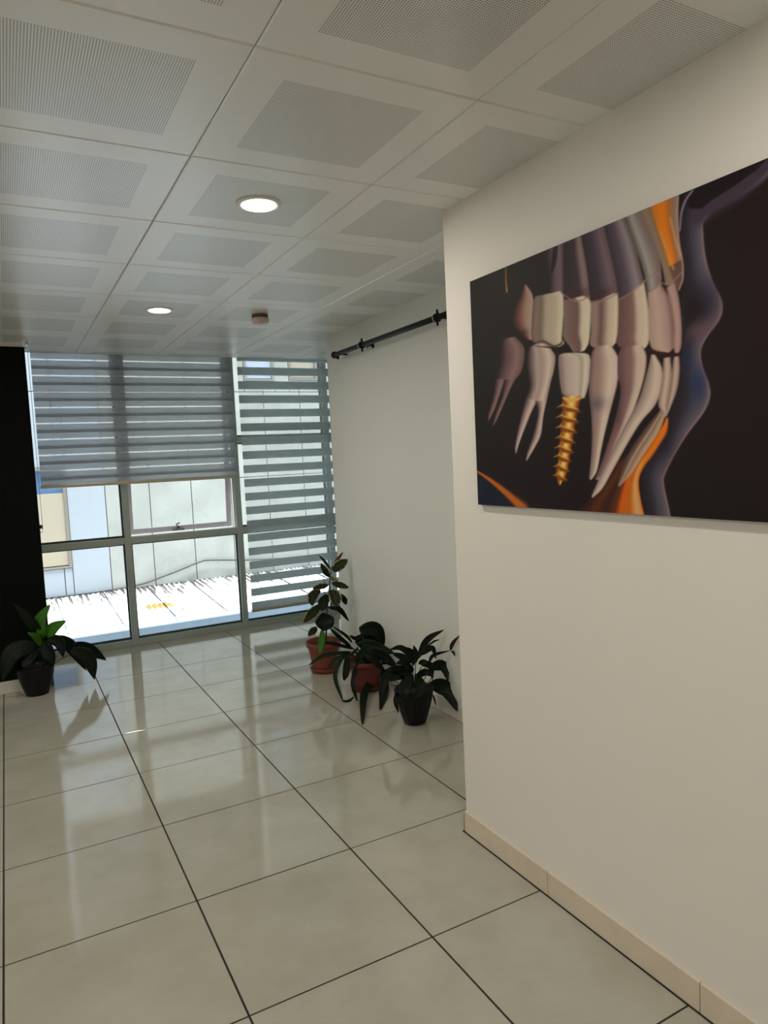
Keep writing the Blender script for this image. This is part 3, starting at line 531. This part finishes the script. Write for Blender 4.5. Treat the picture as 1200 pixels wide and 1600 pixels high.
# skirtings
sk = MB(); y = YN
edges = [YN+.008, -.038, -.636]; 
while edges[-1] > YB+.6: edges.append(edges[-1]-.6)
for a, b in zip(edges[:-1], edges[1:]): sk.box(XN-.009, XN, b+.0012, a-.0012, .002, .088, 0, .0015)
sk.box(XN-.009, XF, YN, YN+.009, .002, .088, 0, .0015)
MB().box(XN-.0125, XN-.002, YB+.6, YN+.0125, -.001, .0035, 0).box(XN-.0125, XF, YN+.002, YN+.0125, -.001, .0035, 0).build('trim_3', M_grout)['kind'] = 'structure'
struct(sk.build('baseboard_right', M_skirt), 'beige tile skirting along the near cream wall', 'skirting')
sk = MB(); e = YN+.01
while e < YF-.02:
    n_ = min(e+.6, YF+.008); sk.box(XF-.009, XF, e+.001, n_-.001, .002, .085, 0, .0015); e = n_
sk.box(XF-.009, 2.62, YF, YF+.009, .002, .085, 0, .0015)
struct(sk.build('baseboard_right_far', M_skirtw), 'pale tile skirting behind the potted plants', 'skirting')

# ================================================================== window wall
win = struct(empty('window_1', (.4, 4.5, 0)), 'floor to ceiling grey aluminium window wall of several panes', 'window')
Y0, Y1 = WY, WY+.09
fr = MB()
ZT = H+.17
MUL = [(-1.45, -1.39), (.383, .438), (1.368, 1.420), (2.285, 2.340)]
for a, b in MUL: fr.box(a, b, Y0, Y1, 0, ZT, 0, .003)
fr.box(2.585, 2.62, Y0, Y1, 0, ZT, 0, .003); fr.box(XL, XL+.06, Y0, Y1, 0, ZT, 0, .003)
fr.box(-2.44, -2.38, Y0, Y1, 0, ZT, 0, .003)
cells = [(-1.39, .383), (.438, 1.368), (1.420, 2.285), (2.340, 2.585), (XL+.06, -2.44), (-2.38, -1.45)]
ZB = .055
rails = [(0, ZB), (.885, .942), (1.715, 1.772), (ZT-.06, ZT)]
for a, b in cells:
    for (p, q) in (rails if a in (1.420, 2.340) else rails[:2]+rails[3:]): fr.box(a, b, Y0+.002, Y1-.002, p, q, 0, .003)
fr.build('window_frame', M_alu, win)
gk = MB(); gl = []
panes = []
for ci, (a, b) in enumerate(cells):
    rl = rails if ci in (2, 3) else rails[:2]+rails[3:]
    for zi in range(len(rl)-1):
        p = rl[zi][1]; q = rl[zi+1][0]
        if ci == 1 and zi == 1: continue
        g = .011; yg0, yg1 = Y0+.040, Y0+.060
        gk.box(a, a+g, yg0, yg1, p, q); gk.box(b-g, b, yg0, yg1, p, q)
        gk.box(a+g, b-g, yg0, yg1, p, p+g*1.4); gk.box(a+g, b-g, yg0, yg1, q-g, q)
        MB().box(a+g*.5, b-g*.5, Y0+.047, Y0+.053, p+g*.5, q-g*.5).build('pane', M_glass, win)
gk.build('gasket', M_gasket, win)
# top-hung sash standing ajar in the middle bay
a, b = .442, 1.364; p, q = .946, ZT-.064
T = Matrix.Translation((0, Y0+.05, q)) @ Matrix.Rotation(math.radians(4.6), 4, 'X') @ Matrix.Translation((0, -(Y0+.05), -q))
sf = MB()
w = .042
for bx in ((a, a+w, p, q), (b-w, b, p, q), (a+w, b-w, p, p+w), (a+w, b-w, q-w, q)):
    sf.box(bx[0], bx[1], Y0+.03, Y0+.075, bx[2], bx[3], 0, .003, T)
sash = sf.build('opening_sash', M_sash, win)
MB().box(a+w*.7, b-w*.7, Y0+.050, Y0+.056, p+w*.7, q-w*.7, 0, 0, T).build('pane', M_glass, sash)
hd = MB(); hx = .865
hd.box(hx-.055, hx+.055, Y0+.004, Y0+.030, p+.002, p+.022, 0, .004, T)
hd.box(hx-.014, hx+.014, Y0-.004, Y0+.030, p+.015, p+.048, 0, .005, T)
hd.tube([T @ Vector(v) for v in ((hx, Y0+.0, p+.04), (hx-.022, Y0-.012, p+.066), (hx+.01, Y0-.014, p+.078))], .007)
hd.build('handle', M_chrome, sash)
# strip of aluminium sill outside
MB().box(XL, 2.62, Y1, Y1+.12, -.03, .012, 0, .003).build('outer_sill', M_alu, win)

# ================================================================== zebra roller blinds
def blind(name, label, x0, x1, zb, fz, bz, mband, YB_=4.375):
    """fz / bz: z of the top edge of one solid band in the front / back cloth"""
    t = empty(name, ((x0+x1)/2, YB_, zb)); tag(t, label, 'blind', 'zebra roller blinds at the window')
    hh = MB(); hh.box(x0-.01, x1+.01, YB_-.035, YB_+.045, H+.075, H+.158, 0, .008)
    hh.build('headbox', M_railchamp, t)
    for nm, y, z0 in (('front_cloth', YB_, fz), ('back_cloth', YB_+.014, bz)):
        c = MB(); top = H+.1
        k = 0; band = .070; pitch = .1257
        z = z0
        while z < top: z += pitch
        while z > zb-.2:
            hi, lo = min(z, top), z-band
            for (u, v, mi) in ((hi, lo, 0), (lo, z-pitch, 1)):
                u = min(u, top); v = max(v, zb)
                if u-v > .001:
                    ns = 24
                    V = []; F = []
                    for s_ in range(ns+1):
                        x = x0+(x1-x0)*s_/ns; w_ = .0012*math.sin(s_*1.1+z*7)
                        V += [(x, y+w_, u), (x, y+w_, v)]
                    for s_ in range(ns): F.append((2*s_, 2*s_+1, 2*s_+3, 2*s_+2))
                    c.add(V, F, mi, True)
            z -= pitch
        o = c.build(nm, [mband, M_sheer], t)
    MB().box(x0-.006, x1+.006, YB_-.010, YB_+.024, zb-.026, zb+.002, 0, .006).build('bottom_rail', M_railchamp, t)
    return t
g0 = 2.419
blind('roller_blind', 'wide grey striped blind pulled halfway down, beside the black pier', -.225, 1.362, 1.425, g0-.006, g0-.0497, M_bandL)
bR = blind('roller_blind', 'grey striped blind hanging almost to the floor behind the plants', 1.432, 2.56, .185, 2.389, 2.387, M_band)
# bead chain of the left blind
ch = empty('blind_chain', (-.255, 4.39, 1.0)); tag(ch, 'thin looped bead chain beside the black pier', 'chain')
cc = MB()
cc.tube([(-.262, 4.385, 2.5), (-.262, 4.385, 1.08), (-.256, 4.385, 1.05), (-.246, 4.385, 1.05), (-.240, 4.385, 1.08), (-.240, 4.385, 2.5)], .0022, 6)
cc.build('chain_loop', M_white, ch)
MB().lathe([(.003, -.016), (.012, -.014), (.013, .012), (.004, .016)], (-.251, 4.385, 1.10), 14).build('tensioner', M_brown, ch)

# ================================================================== curtain rod on the set-back wall
rod = empty('curtain_rod', (XF, 2.0, 2.25)); tag(rod, 'black metal curtain rod fixed high on the set-back pale wall', 'curtain rod')
RX, RZ, RY0, RY1 = 1.622, 2.252, .56, 2.70
MB().lathe([(.0165, 0), (.0165, RY1-RY0)], (RX, RY0, RZ), 20, ax='y').build('pole', M_darkmetal, rod)
for yy in (RY1, RY0-.0):
    prof = []
    for k in range(11):
        a_ = math.pi*k/10; prof.append((max(.001, .025*math.sin(a_)), -.025*math.cos(a_)))
    prof = [(.018, -.03), (.02, -.022)]+prof[3:]
    MB().lathe(prof, (RX, yy+(.012 if yy == RY1 else -.012), RZ), 18, ax='y').build('finial', M_darkmetal, rod)
for yy in (2.285, 1.385):
    br = MB()
    br.lathe([(.020, 0), (.024, .002), (.024, .020), (.020, .022)], (RX, yy-.011, RZ), 20, ax='y')
    br.tube([(RX, yy, RZ), (XF, yy, RZ)], .006)
    br.box(XF-.006, XF, yy-.012, yy+.012, RZ-.016, RZ+.016, 0, .002)
    br.tube([(RX, yy, RZ+.02), (RX, yy, RZ+.042)], .006); br.tube([(RX, yy, RZ-.02), (RX, yy, RZ-.042)], .006)
    bo = br.build('bracket', M_darkmetal, rod)
    MB().lathe([(.0175, 0), (.0245, .001), (.0245, .004), (.0175, .005)], (RX, yy+.012, RZ), 20, ax='y').build('ring', M_chrome, bo)
er = MB(); er.tube([(RX, 2.66, RZ-.012), (RX, 2.66, RZ-.036)], .010); er.tube([(RX, 2.66, RZ), (XF, 2.68, RZ)], .006)
er.build('bracket', M_darkmetal, rod)
MB().tube([(RX+.01, 2.225, RZ-.018), (RX+.01, 2.225, RZ-.036)], .008).build('hook', M_chrome, rod)

# ================================================================== ceiling fittings
M_emit = bpy.data.materials.new('lamp_diffuser'); M_emit.use_nodes = True
_nt = M_emit.node_tree; _p = _nt.nodes['Principled BSDF']
_p.inputs['Emission Color'].default_value = (1, .96, .90, 1); _p.inputs['Emission Strength'].default_value = 6
def downlight(x, y, label, group='round recessed ceiling downlights'):
    t = empty('downlight', (x, y, H)); tag(t, label, 'ceiling light', group)
    MB().lathe([(.055, .000), (.0585, -.004), (.072, -.007), (.079, -.004), (.080, .001)], (x, y, H-.0005), 48).build('trim_ring', M_white, t)
    MB().lathe([(.001, -.0078), (.0585, -.0078), (.0585, -.0045)], (x, y, H), 48).build('diffuser', M_emit, t)
    ld = bpy.data.lights.new('downlight_glow', 'AREA'); ld.shape = 'DISK'; ld.size = .11; ld.energy = LAMP_W; ld.color = (1, .93, .83)
    lo = bpy.data.objects.new('downlight_glow', ld); COL.objects.link(lo); lo.location = (x, y, H-.011)
    lo.parent = t; lo.matrix_parent_inverse = t.matrix_basis.inverted()
downlight(.386, .612, 'nearer and larger looking of the two lit round downlights')
downlight(.386, 2.412, 'farther downlight, two tiles left of the smoke detector')
for (x, y, where) in ((.38, -1.188, 'added unseen downlight, first behind the camera, in line with the two lit ones'), (.38, -2.988, 'added unseen downlight, last of the middle row, far behind the camera'),
                      (-1.42, .612, 'added unseen downlight to the left of the nearer lit one, beyond the picture edge'), (-1.42, 2.412, 'added unseen downlight to the left of the farther lit one, before the black pier'),
                      (-1.42, -1.188, 'added unseen downlight behind and to the left of the camera'), (-1.42, -2.988, 'added unseen downlight in the rear left part of the room'),
                      (-2.62, -1.188, 'added unseen downlight beside the left wall, level with the camera'), (-2.62, 2.412, 'added unseen downlight beside the left wall, near the window')):
    downlight(x, y, where, 'unseen downlights added to light the room')  # extra lamps out of view, added to brighten the interior
sm = empty('smoke_detector', (.985, 2.40, H)); tag(sm, 'small round smoke detector on the ceiling near the window', 'smoke detector')
MB().lathe([(.048, 0), (.050, -.002), (.050, -.020), (.046, -.022)], (.985, 2.40, H), 32).build('base', M_brown, sm)
MB().lathe([(.052, -.022), (.054, -.024), (.054, -.040), (.046, -.052), (.02, -.056), (.001, -.056)], (.985, 2.40, H), 32).build('cover', M_pink, sm)
sp = empty('sprinkler', (-.272, 3.60, H)); tag(sp, 'chrome fire sprinkler head on the ceiling above the black pier', 'sprinkler')
MB().lathe([(.036, 0), (.034, -.004), (.018, -.007)], (-.272, 3.60, H), 24).build('escutcheon', M_white, sp)
s_ = MB(); s_.lathe([(.009, 0), (.009, -.018), (.006, -.02)], (-.272, 3.60, H-.005), 12)
s_.tube([(-.272-.006, 3.6, H-.02), (-.272-.016, 3.6, H-.035), (-.272-.004, 3.6, H-.054)], .003, 6)
s_.tube([(-.272+.006, 3.6, H-.02), (-.272+.016, 3.6, H-.035), (-.272+.004, 3.6, H-.054)], .003, 6)
s_.lathe([(.004, -.052), (.015, -.054), (.015, -.057), (.004, -.057)], (-.272, 3.60, H), 16)
s_.build('sprinkler_head', M_chrome, sp)

# ================================================================== canvas print on the near wall
PRX = 1.034                                    # front plane of the canvas
S0, S1, PZ0, PZ1 = -.268, 1.36, 1.334, 2.131       # s runs along -Y
cv = empty('canvas_print', (XN, -(S0+S1)/2, (PZ0+PZ1)/2))
tag(cv, 'large dark canvas print of teeth and a golden implant screw', 'picture')
MB().box(PRX+.0008, XN-.0012, -S1, -S0, PZ0, PZ1, 0, .001).build('stretcher', mat('canvas_edge', lin(30, 24, 22), .7), cv)
def print_mesh():
    ns, nz = 860, 560
    sv = np.linspace(S0, S1, ns); zv = np.linspace(PZ0, PZ1, nz)
    S, Z = np.meshgrid(sv, zv)
    C = np.zeros((nz, ns, 3))
    tt = np.clip((S-S0)/1.1, 0, 1)[..., None]
    C[:] = np.array([30, 28, 22])*(1-tt)+np.array([30, 18, 19])*tt
    low = np.clip((1.75-Z)/.3, 0, 1)[..., None]
    C[:] = C*(1-low)+np.array([27, 18, 18])*low
    def comp(a, col):
        a = a[..., None]; C[:] = C*(1-a)+np.asarray(col)*a
    def sm(P, m=10):
        q = spline([(p[0], p[1], 0) for p in P], m); return np.array([(v.x, v.y) for v in q])
    for it in PRINT:
        k = it[0]
        if k == 't':
            L, R = sm(it[1], 6), sm(it[2], 6)
            L = L[np.argsort(L[:, 1])]; R = R[np.argsort(R[:, 1])]
            zt = min(L[-1, 1], R[-1, 1]) if abs(L[-1, 1]-R[-1, 1]) > .01 else max(L[-1, 1], R[-1, 1])
            ztop = (L[-1, 1]+R[-1, 1])/2; zbot = (L[0, 1]+R[0, 1])/2
            zhi = max(L[-1, 1], R[-1, 1]); zlo = min(L[0, 1], R[0, 1])
            xl = np.interp(zv, L[:, 1], L[:, 0]); xr = np.interp(zv, R[:, 1], R[:, 0])
            w = xr-xl
            # sloping ends: close the shape along the chord joining the end points
            def chord(p, q):
                return p[1]+(q[1]-p[1])*np.clip((S-p[0])/((q[0]-p[0]) if abs(q[0]-p[0]) > 1e-4 else 1e-4), 0, 1)
            T_ = (S-xl[:, None])/np.maximum(w, 1e-4)[:, None]
            so = it[5]
            a = np.clip((S-xl[:, None])/so+.5, 0, 1)*np.clip((xr[:, None]-S)/so+.5, 0, 1)
            rad = np.minimum(.012, .5*max(.001, (w.max())))
            top = chord(L[-1], R[-1]); bot = chord(L[0], R[0])
            a = a*np.clip((top-Z)/.0015+.5, 0, 1)*np.clip((Z-bot)/.0015+.5, 0, 1)
            a = a*(w > 0)[:, None]
            st = it[3]; xs = [s[0] for s in st]
            col = np.stack([np.interp(np.clip(T_, 0, 1), xs, [s[1+c] for s in st]) for c in range(3)], -1)
            fb_ = it[4][1]
            if fb_: a = a*np.clip((Z-zlo)/(fb_*(zhi-zlo)), .35, 1)
            C[:] = C*(1-a[..., None])+col*a[..., None]
        elif k == 's':
            P = sm(it[1], 5); Wd = np.interp(np.linspace(0, 1, len(P)), np.linspace(0, 1, len(it[2])), it[2])/2*2.2*.45
            D = np.full(S.shape, 9.)
            s_lo, s_hi = P[:, 0].min()-.06, P[:, 0].max()+.06; z_lo, z_hi = P[:, 1].min()-.06, P[:, 1].max()+.06
            i0, i1 = np.searchsorted(zv, z_lo), np.searchsorted(zv, z_hi); j0, j1 = np.searchsorted(sv, s_lo), np.searchsorted(sv, s_hi)
            if i1 <= i0 or j1 <= j0: continue
            sS, sZ = S[i0:i1, j0:j1], Z[i0:i1, j0:j1]; d = np.full(sS.shape, 9.)
            for q in range(len(P)-1):
                ax_, az = P[q]; bx, bz = P[q+1]; dx, dz = bx-ax_, bz-az; L2 = dx*dx+dz*dz+1e-12
                t = np.clip(((sS-ax_)*dx+(sZ-az)*dz)/L2, 0, 1)
                ww = Wd[q]*(1-t)+Wd[q+1]*t
                d = np.minimum(d, np.hypot(sS-ax_-t*dx, sZ-az-t*dz)/np.maximum(ww, .0004))
            a = np.clip(1.5-d, 0, 1)*np.clip(1.6-d, 0, 1); a = np.clip(a, 0, 1)[..., None]
            C[i0:i1, j0:j1] = C[i0:i1, j0:j1]*(1-a)+np.array(it[3])*a
        elif k == 'p':
            P = np.array(it[1]); ins = np.zeros(S.shape, bool); n = len(P)
            for q in range(n):
                (xa, za), (xb, zb_) = P[q], P[(q+1) % n]
                if za == zb_: continue
                c = ((Z < za) != (Z < zb_)) & (S < (xb-xa)*(Z-za)/(zb_-za)+xa); ins ^= c
            comp(ins.astype(float), it[2])
        elif k == 'b':
            (cs, cz), (rs, rz), col, al = it[1], it[2], it[3], it[4]
            d = ((S-cs)/rs)**2+((Z-cz)/rz)**2
            lum = C.mean(-1)
            a = al*np.exp(-d*2.2)
            if al < .99: a = a*(lum > 33)
            comp(a, col)
    for _ in range(2):
        for ax in (0, 1):
            C = (np.roll(C, 1, ax)+2*C+np.roll(C, -1, ax))/4
    C = np.clip((C-9)*1.035/255, 0, 1); Lc = np.where(C <= .04045, C/12.92, ((C+.055)/1.055)**2.4)
    Lc = np.clip(Lc*PRINT_GAIN, 0, .9)
    co = np.stack([np.full(S.shape, PRX), -S, Z], -1).reshape(-1, 3)
    me = bpy.data.meshes.new('printed_image')
    idx = np.arange(ns*nz).reshape(nz, ns)
    q = np.stack([idx[:-1, :-1], idx[1:, :-1], idx[1:, 1:], idx[:-1, 1:]], -1).reshape(-1, 4)
    me.vertices.add(ns*nz); me.vertices.foreach_set('co', co.ravel())
    me.loops.add(q.size); me.loops.foreach_set('vertex_index', q.ravel().astype(np.int32))
    me.polygons.add(len(q)); me.polygons.foreach_set('loop_start', (np.arange(len(q))*4).astype(np.int32))
    me.update(calc_edges=True)
    ca = me.color_attributes.new('print', 'FLOAT_COLOR', 'POINT')
    ca.data.foreach_set('color', np.concatenate([Lc.reshape(-1, 3), np.ones((ns*nz, 1))], 1).ravel().astype(np.float32))
    m = bpy.data.materials.new('printed_canvas'); m.use_nodes = True; nt = m.node_tree; p = nt.nodes['Principled BSDF']
    at = nt.nodes.new('ShaderNodeAttribute'); at.attribute_name = 'print'
    nt.links.new(at.outputs['Color'], p.inputs['Base Color']); p.inputs['Roughness'].default_value = .62; p.inputs['Specular IOR Level'].default_value = .22
    me.materials.append(m)
    o = bpy.data.objects.new('printed_image', me); COL.objects.link(o)
    o.parent = cv; o.matrix_parent_inverse = cv.matrix_basis.inverted()
PRINT_GAIN = 1.72
print_mesh()

# ================================================================== potted plants
def round_pot(t, x, y, rr, rb, h, m, saucer=True, z0=0.0):
    if saucer:
        MB().lathe([(rb*.98, .001), (rb*1.15, .004), (rb*1.22, .024), (rb*1.28, .030), (rb*1.26, .034), (rb*1.16, .030), (rb*1.08, .010), (.001, .008)], (x, y, 0), 48).build('saucer', m, t)
        z0 = .009
    P = [(rb*.9, 0), (rb, .004), (rb*1.02, .012), (rb+(rr*.86-rb)*.6, h*.5), (rr*.88, h-.048), (rr*.90, h-.042), (rr*.97, h-.036),
         (rr, h-.022), (rr*1.0, h-.008), (rr*.97, h), (rr*.93, h-.002), (rr*.90, h-.014), (rr*.85, h-.045)]
    MB().lathe([(a, b+z0) for a, b in P], (x, y, 0), 56).build('pot', m, t)
    MB().lathe([(rr*.865, h-.040+z0), (rr*.868, h-.034+z0), (rr*.5, h-.028+z0), (.001, h-.026+z0)], (x, y, 0), 32).build('soil', M_soil, t)
def black_pot(t, x, y, rr, rb, h, rib):
    P = [(rb*.92, 0), (rb, .004), (rb+(rr-rb)*.45, h*.35), (rb+(rr-rb)*.85, h*.72), (rr*.98, h*.93), (rr, h-.004), (rr*.97, h), (rr*.93, h-.004), (rr*.90, h-.03)]
    MB().lathe(P, (x, y, 0), 72, rib=rib, ribamp=.022 if rib else 0).build('pot', M_blackpot, t)
    MB().lathe([(rr*.88, h-.034), (rr*.885, h-.028), (rr*.4, h-.022), (.001, h-.02)], (x, y, 0), 32).build('soil', M_soil, t)
def stems(data, t, r, m, name='stem'):
    for L in data:
        P = spline(L, 5); n = len(P)
        MB().tube(P, [r*(1-.45*i/(n-1)) for i in range(n)], 7).build(name, m, t)

p1 = empty('rubber_plant', (1.455, 2.80, 0)); tag(p1, 'tall variegated rubber plant in a terracotta pot nearest the window', 'potted plant', 'potted plants')
round_pot(p1, 1.455, 2.80, .128, .084, .215, M_terra)
stems(FICUS_STEMS[:1], p1, .006, M_stem); stems(FICUS_STEMS[1:], p1, .0035, M_stake, 'support_stake')
foliage(FICUS_LEAVES, 'oval', p1, .12)
p2 = empty('strap_leaf_plant', (1.52, 2.26, 0)); tag(p2, 'drooping long leaved plant in a terracotta pot, middle of the three by the wall', 'potted plant', 'potted plants')
round_pot(p2, 1.522, 2.262, .124, .082, .195, M_terra2)
stems(STRAP_STEMS, p2, .007, M_stem_d); foliage(STRAP_LEAVES, 'strap', p2, .3)
p3 = empty('peace_lily', (1.482, 1.58, 0)); tag(p3, 'leafy dark green plant in a ribbed black pot by the set-back wall', 'potted plant', 'potted plants')
black_pot(p3, 1.482, 1.575, .113, .062, .205, 14)
stems(LILY_STEMS, p3, .0032, M_stem_d); foliage(LILY_LEAVES, 'lance', p3, .22)
p4 = empty('peace_lily', (-.392, 3.555, 0)); tag(p4, 'broad leaved plant in a smooth black pot before the black pier', 'potted plant', 'potted plants')
black_pot(p4, -.392, 3.557, .122, .074, .198, 0)
stems(PIER_STEMS, p4, .0035, M_stem_d); foliage(PIER_LEAVES, 'lance', p4, .2)

# ================================================================== outside, across a lower roof
def cladding():
    m = mat('stone_cladding', lin(142, 141, 133), .55, noise=(2.2, .12)); return m
M_clad = cladding(); M_clad2 = mat('cladding_smooth', lin(142, 146, 150), .5, noise=(.6, .03))
M_seam = mat('cladding_seam', lin(110, 104, 98), .8)
M_roof = mat('sheet_roof', lin(226, 232, 238), .6, noise=(5, .05))
def rust_shade_roof():  # dark streaks: rust and valley shade painted together, denser toward the building
    m = M_roof; nt = m.node_tree; p = nt.nodes['Principled BSDF']
    tc = nt.nodes.new('ShaderNodeTexCoord'); mp = nt.nodes.new('ShaderNodeMapping'); mp.inputs['Scale'].default_value = (28, 1.6, 1)
    n = nt.nodes.new('ShaderNodeTexNoise'); n.inputs['Scale'].default_value = 1.0; n.inputs['Detail'].default_value = 3
    nt.links.new(tc.outputs['Object'], mp.inputs[0]); nt.links.new(mp.outputs[0], n.inputs['Vector'])
    sx = nt.nodes.new('ShaderNodeSeparateXYZ'); nt.links.new(tc.outputs['Object'], sx.inputs[0])
    g = nt.nodes.new('ShaderNodeMapRange'); g.inputs['From Min'].default_value = 8.1; g.inputs['From Max'].default_value = 9.0
    g.inputs['To Min'].default_value = 0; g.inputs['To Max'].default_value = .2
    nt.links.new(sx.outputs['Y'], g.inputs['Value'])
    v = math_node(nt, 'GREATER_THAN', math_node(nt, 'ADD', n.outputs['Fac'], g.outputs[0]), .68)
    mx = nt.nodes.new('ShaderNodeMix'); mx.data_type = 'RGBA'; mx.inputs[7].default_value = lin(98, 88, 84)
    src = p.inputs['Base Color'].links[0].from_socket
    nt.links.new(v, mx.inputs[0]); nt.links.new(src, mx.inputs[6]); nt.links.new(mx.outputs[2], p.inputs['Base Color'])
rust_shade_roof()
bd = empty('neighbouring_building', (1.5, 9.0, -.4)); tag(bd, 'pale panel clad building across the lower roof, seen through the window', 'building')
FY = 9.0
wl = MB(); wl.box(-6, 10, FY+.03, FY+3.0, -.6, 7, 1)
XS = [.165+.6165*k for k in range(-9, 16)]; ZS = [-.6, -.236, 1.31, 2.65, 3.35, 4.75, 6.9]
WINS = [(-1.05, .275, .17, 1.60), (2.95, 3.45, 2.82, 4.2), (3.70, 4.20, 2.84, 4.2), (5.0, 5.6, 2.86, 4.4), (.4, 1.0, 3.5, 4.6)]
def overl(x0, x1, z0, z1):
    return any(x0 < w[1]-.02 and x1 > w[0]+.02 and z0 < w[3]-.02 and z1 > w[2]+.02 for w in WINS)
def cut(x0, x1, z0, z1):
    """split a panel around window openings"""
    for w in WINS:
        if x0 < w[1] and x1 > w[0] and z0 < w[3] and z1 > w[2]:
            out = []
            if x0 < w[0]: out += cut(x0, w[0], z0, z1)
            if x1 > w[1]: out += cut(w[1], x1, z0, z1)
            a_, b_ = max(x0, w[0]), min(x1, w[1])
            if z0 < w[2]: out += cut(a_, b_, z0, w[2])
            if z1 > w[3]: out += cut(a_, b_, w[3], z1)
            return out
    return [(x0, x1, z0, z1)]
for i in range(len(XS)-1):
    for j in range(len(ZS)-1):
        x0, x1 = XS[i], XS[i+1]
        if i == 9 or (i == 8 and ZS[j] >= -.3): sm_ = 2
        else: sm_ = 0
        for (a_, b_, c_, d_) in cut(x0, x1, ZS[j], ZS[j+1]):
            if b_-a_ > .03 and d_-c_ > .03: wl.box(a_+.006, b_-.006, FY, FY+.04, c_+.006, d_-.006, sm_, .002)
wl.build('cladding', [M_clad, M_seam, M_clad2], bd)
M_blue = mat('window_blue', lin(70, 96, 128), .3); M_beige = mat('roller_beige', lin(146, 134, 114), .7, noise=(2, .04)); M_wfr = mat('brown_frame', lin(112, 104, 92), .5)
M_pale = mat('pale_pane', lin(150, 160, 180), .3); M_beige2 = mat('roller_beige_shadow', lin(204, 200, 168), .7)
for k, (a_, b_, c_, d_) in enumerate(WINS):
    f_ = MB(); t_ = .045
    for bx in ((a_, a_+t_, c_, d_), (b_-t_, b_, c_, d_), (a_+t_, b_-t_, c_, c_+t_*.6), (a_+t_, b_-t_, d_-t_, d_)):
        f_.box(bx[0], bx[1], FY-.015, FY+.06, bx[2], bx[3], 0, .004)
    wf = f_.build('window', M_wfr, bd)
    if k == 0:
        MB().box(a_+t_, b_-t_, FY+.028, FY+.045, 1.2, d_-t_).build('pane', M_blue, wf)
        bb = MB(); bb.box(a_+t_, -.30, FY+.012, FY+.028, c_+t_, 1.08); bb.box(-.29, b_-t_, FY+.012, FY+.028, c_+t_, 1.235)
        bb.box(-.02, b_-t_, FY+.010, FY+.026, .43, 1.236)
        bb.build('shutter', M_beige, wf)
    else:
        MB().box(a_+t_, b_-t_, FY+.02, FY+.04, c_+t_, d_-t_).build('pane', M_pale if k != 2 else M_beige, wf)
# corrugated roof
rf = empty('corrugated_roof', (1.5, 8, -.3)); tag(rf, 'white corrugated metal roof just below the window', 'roof')
RYn, RYf, RZn, RZf = 7.0, 8.99, -.345, -.235
def corr(x0, x1, ya, yb, amp, pitch, dz, m, name, par):
    n = int((x1-x0)/pitch*8); V = []; F = []
    for s in range(n+1):
        x = x0+(x1-x0)*s/n; zz = amp*math.sin(2*math.pi*x/pitch)+dz
        for yy in (ya, yb):
            z = RZn+(RZf-RZn)*(yy-RYn)/(RYf-RYn)+zz
            V += [(x, yy, z), (x, yy, z-.012)]
    for s in range(n):
        a_ = s*4; F += [(a_, a_+4, a_+6, a_+2), (a_+1, a_+3, a_+7, a_+5), (a_, a_+1, a_+5, a_+4), (a_+2, a_+6, a_+7, a_+3)]
    F += [(0, 2, 3, 1), (n*4, n*4+1, n*4+3, n*4+2)]
    return MB().add(V, F, 0, True).build(name, m, par)
sheets = [.31-5.58+.62*k for k in range(0, 24)]
for k in range(len(sheets)-1):
    corr(sheets[k]+.32, sheets[k+1]+.32+.03, RYn, RYf, .013, .0710, .004*(k % 2), M_roof, 'roof_sheet', rf)
corr(1.02, 1.35, 7.60, 7.83, .014, .0710, .010, mat('yellow_sheet', lin(150, 110, 40), .6), 'yellow_patch', rf)
M_lap = mat('dirty_lap', lin(58, 60, 64), .8)
for k in range(5, 16):
    x = sheets[k]+.335; rs = random.Random(k); sg = MB(); yy = RYf
    while yy > RYn+.1:
        ln = rs.uniform(.12, .4); y2 = max(RYn+.05, yy-ln)
        za, zb_ = [RZn+(RZf-RZn)*(q-RYn)/(RYf-RYn)+.020 for q in (yy, y2)]
        wv = rs.uniform(.004, .010)*(1.3 if yy > 8.2 else .8)
        sg.add([(x-wv, yy, za), (x+wv, yy, za), (x+wv*.7, y2, zb_), (x-wv*.7, y2, zb_), (x-wv, yy, za-.02), (x+wv, yy, za-.02), (x+wv*.7, y2, zb_-.02), (x-wv*.7, y2, zb_-.02)],
               [(0, 1, 2, 3), (0, 3, 7, 4), (1, 5, 6, 2), (0, 4, 5, 1), (3, 2, 6, 7)])
        yy = y2-rs.uniform(0, .05)
    sg.build('lapped_seam', M_lap, rf)
# flat galvanised gutter strip between the roof and our window
gt = empty('roof_gutter', (1.5, 6, -.6)); tag(gt, 'blue grey metal gutter strip at the foot of the window', 'gutter')
M_galv = mat('galvanised', lin(118, 130, 140), .5, metal=.2, noise=(6, .06))
g_ = MB(); g_.box(-6, 10, 4.75, 6.90, -.62, -.56); g_.box(-6, 10, 6.90, 6.98, -.62, -.385, 0, .004); 
for k in range(14): g_.box(-5.0+k*.95, -4.985+k*.95, 4.75, 6.90, -.56, -.552)
g_.build('gutter_trough', M_galv, gt)
MB().box(-6, 10, 4.72, 4.75, -1.2, -.04).build('apron', M_galv, gt)
cbm = MB(); cbm.tube(spline([(-5, 8.96, -.20), (-.6, 8.96, -.215), (.95, 8.955, -.20), (1.55, 8.955, -.09), (2.05, 8.955, .05), (2.25, 8.955, .06), (3.1, 8.955, -.02), (4.6, 8.955, -.05), (9, 8.955, .1)], 8), .012, 8)
cable = cbm.build('cable', mat('cable_grey', lin(48, 50, 54), .7)); tag(cable, 'grey cable sagging along the foot of the pale building', 'cable')
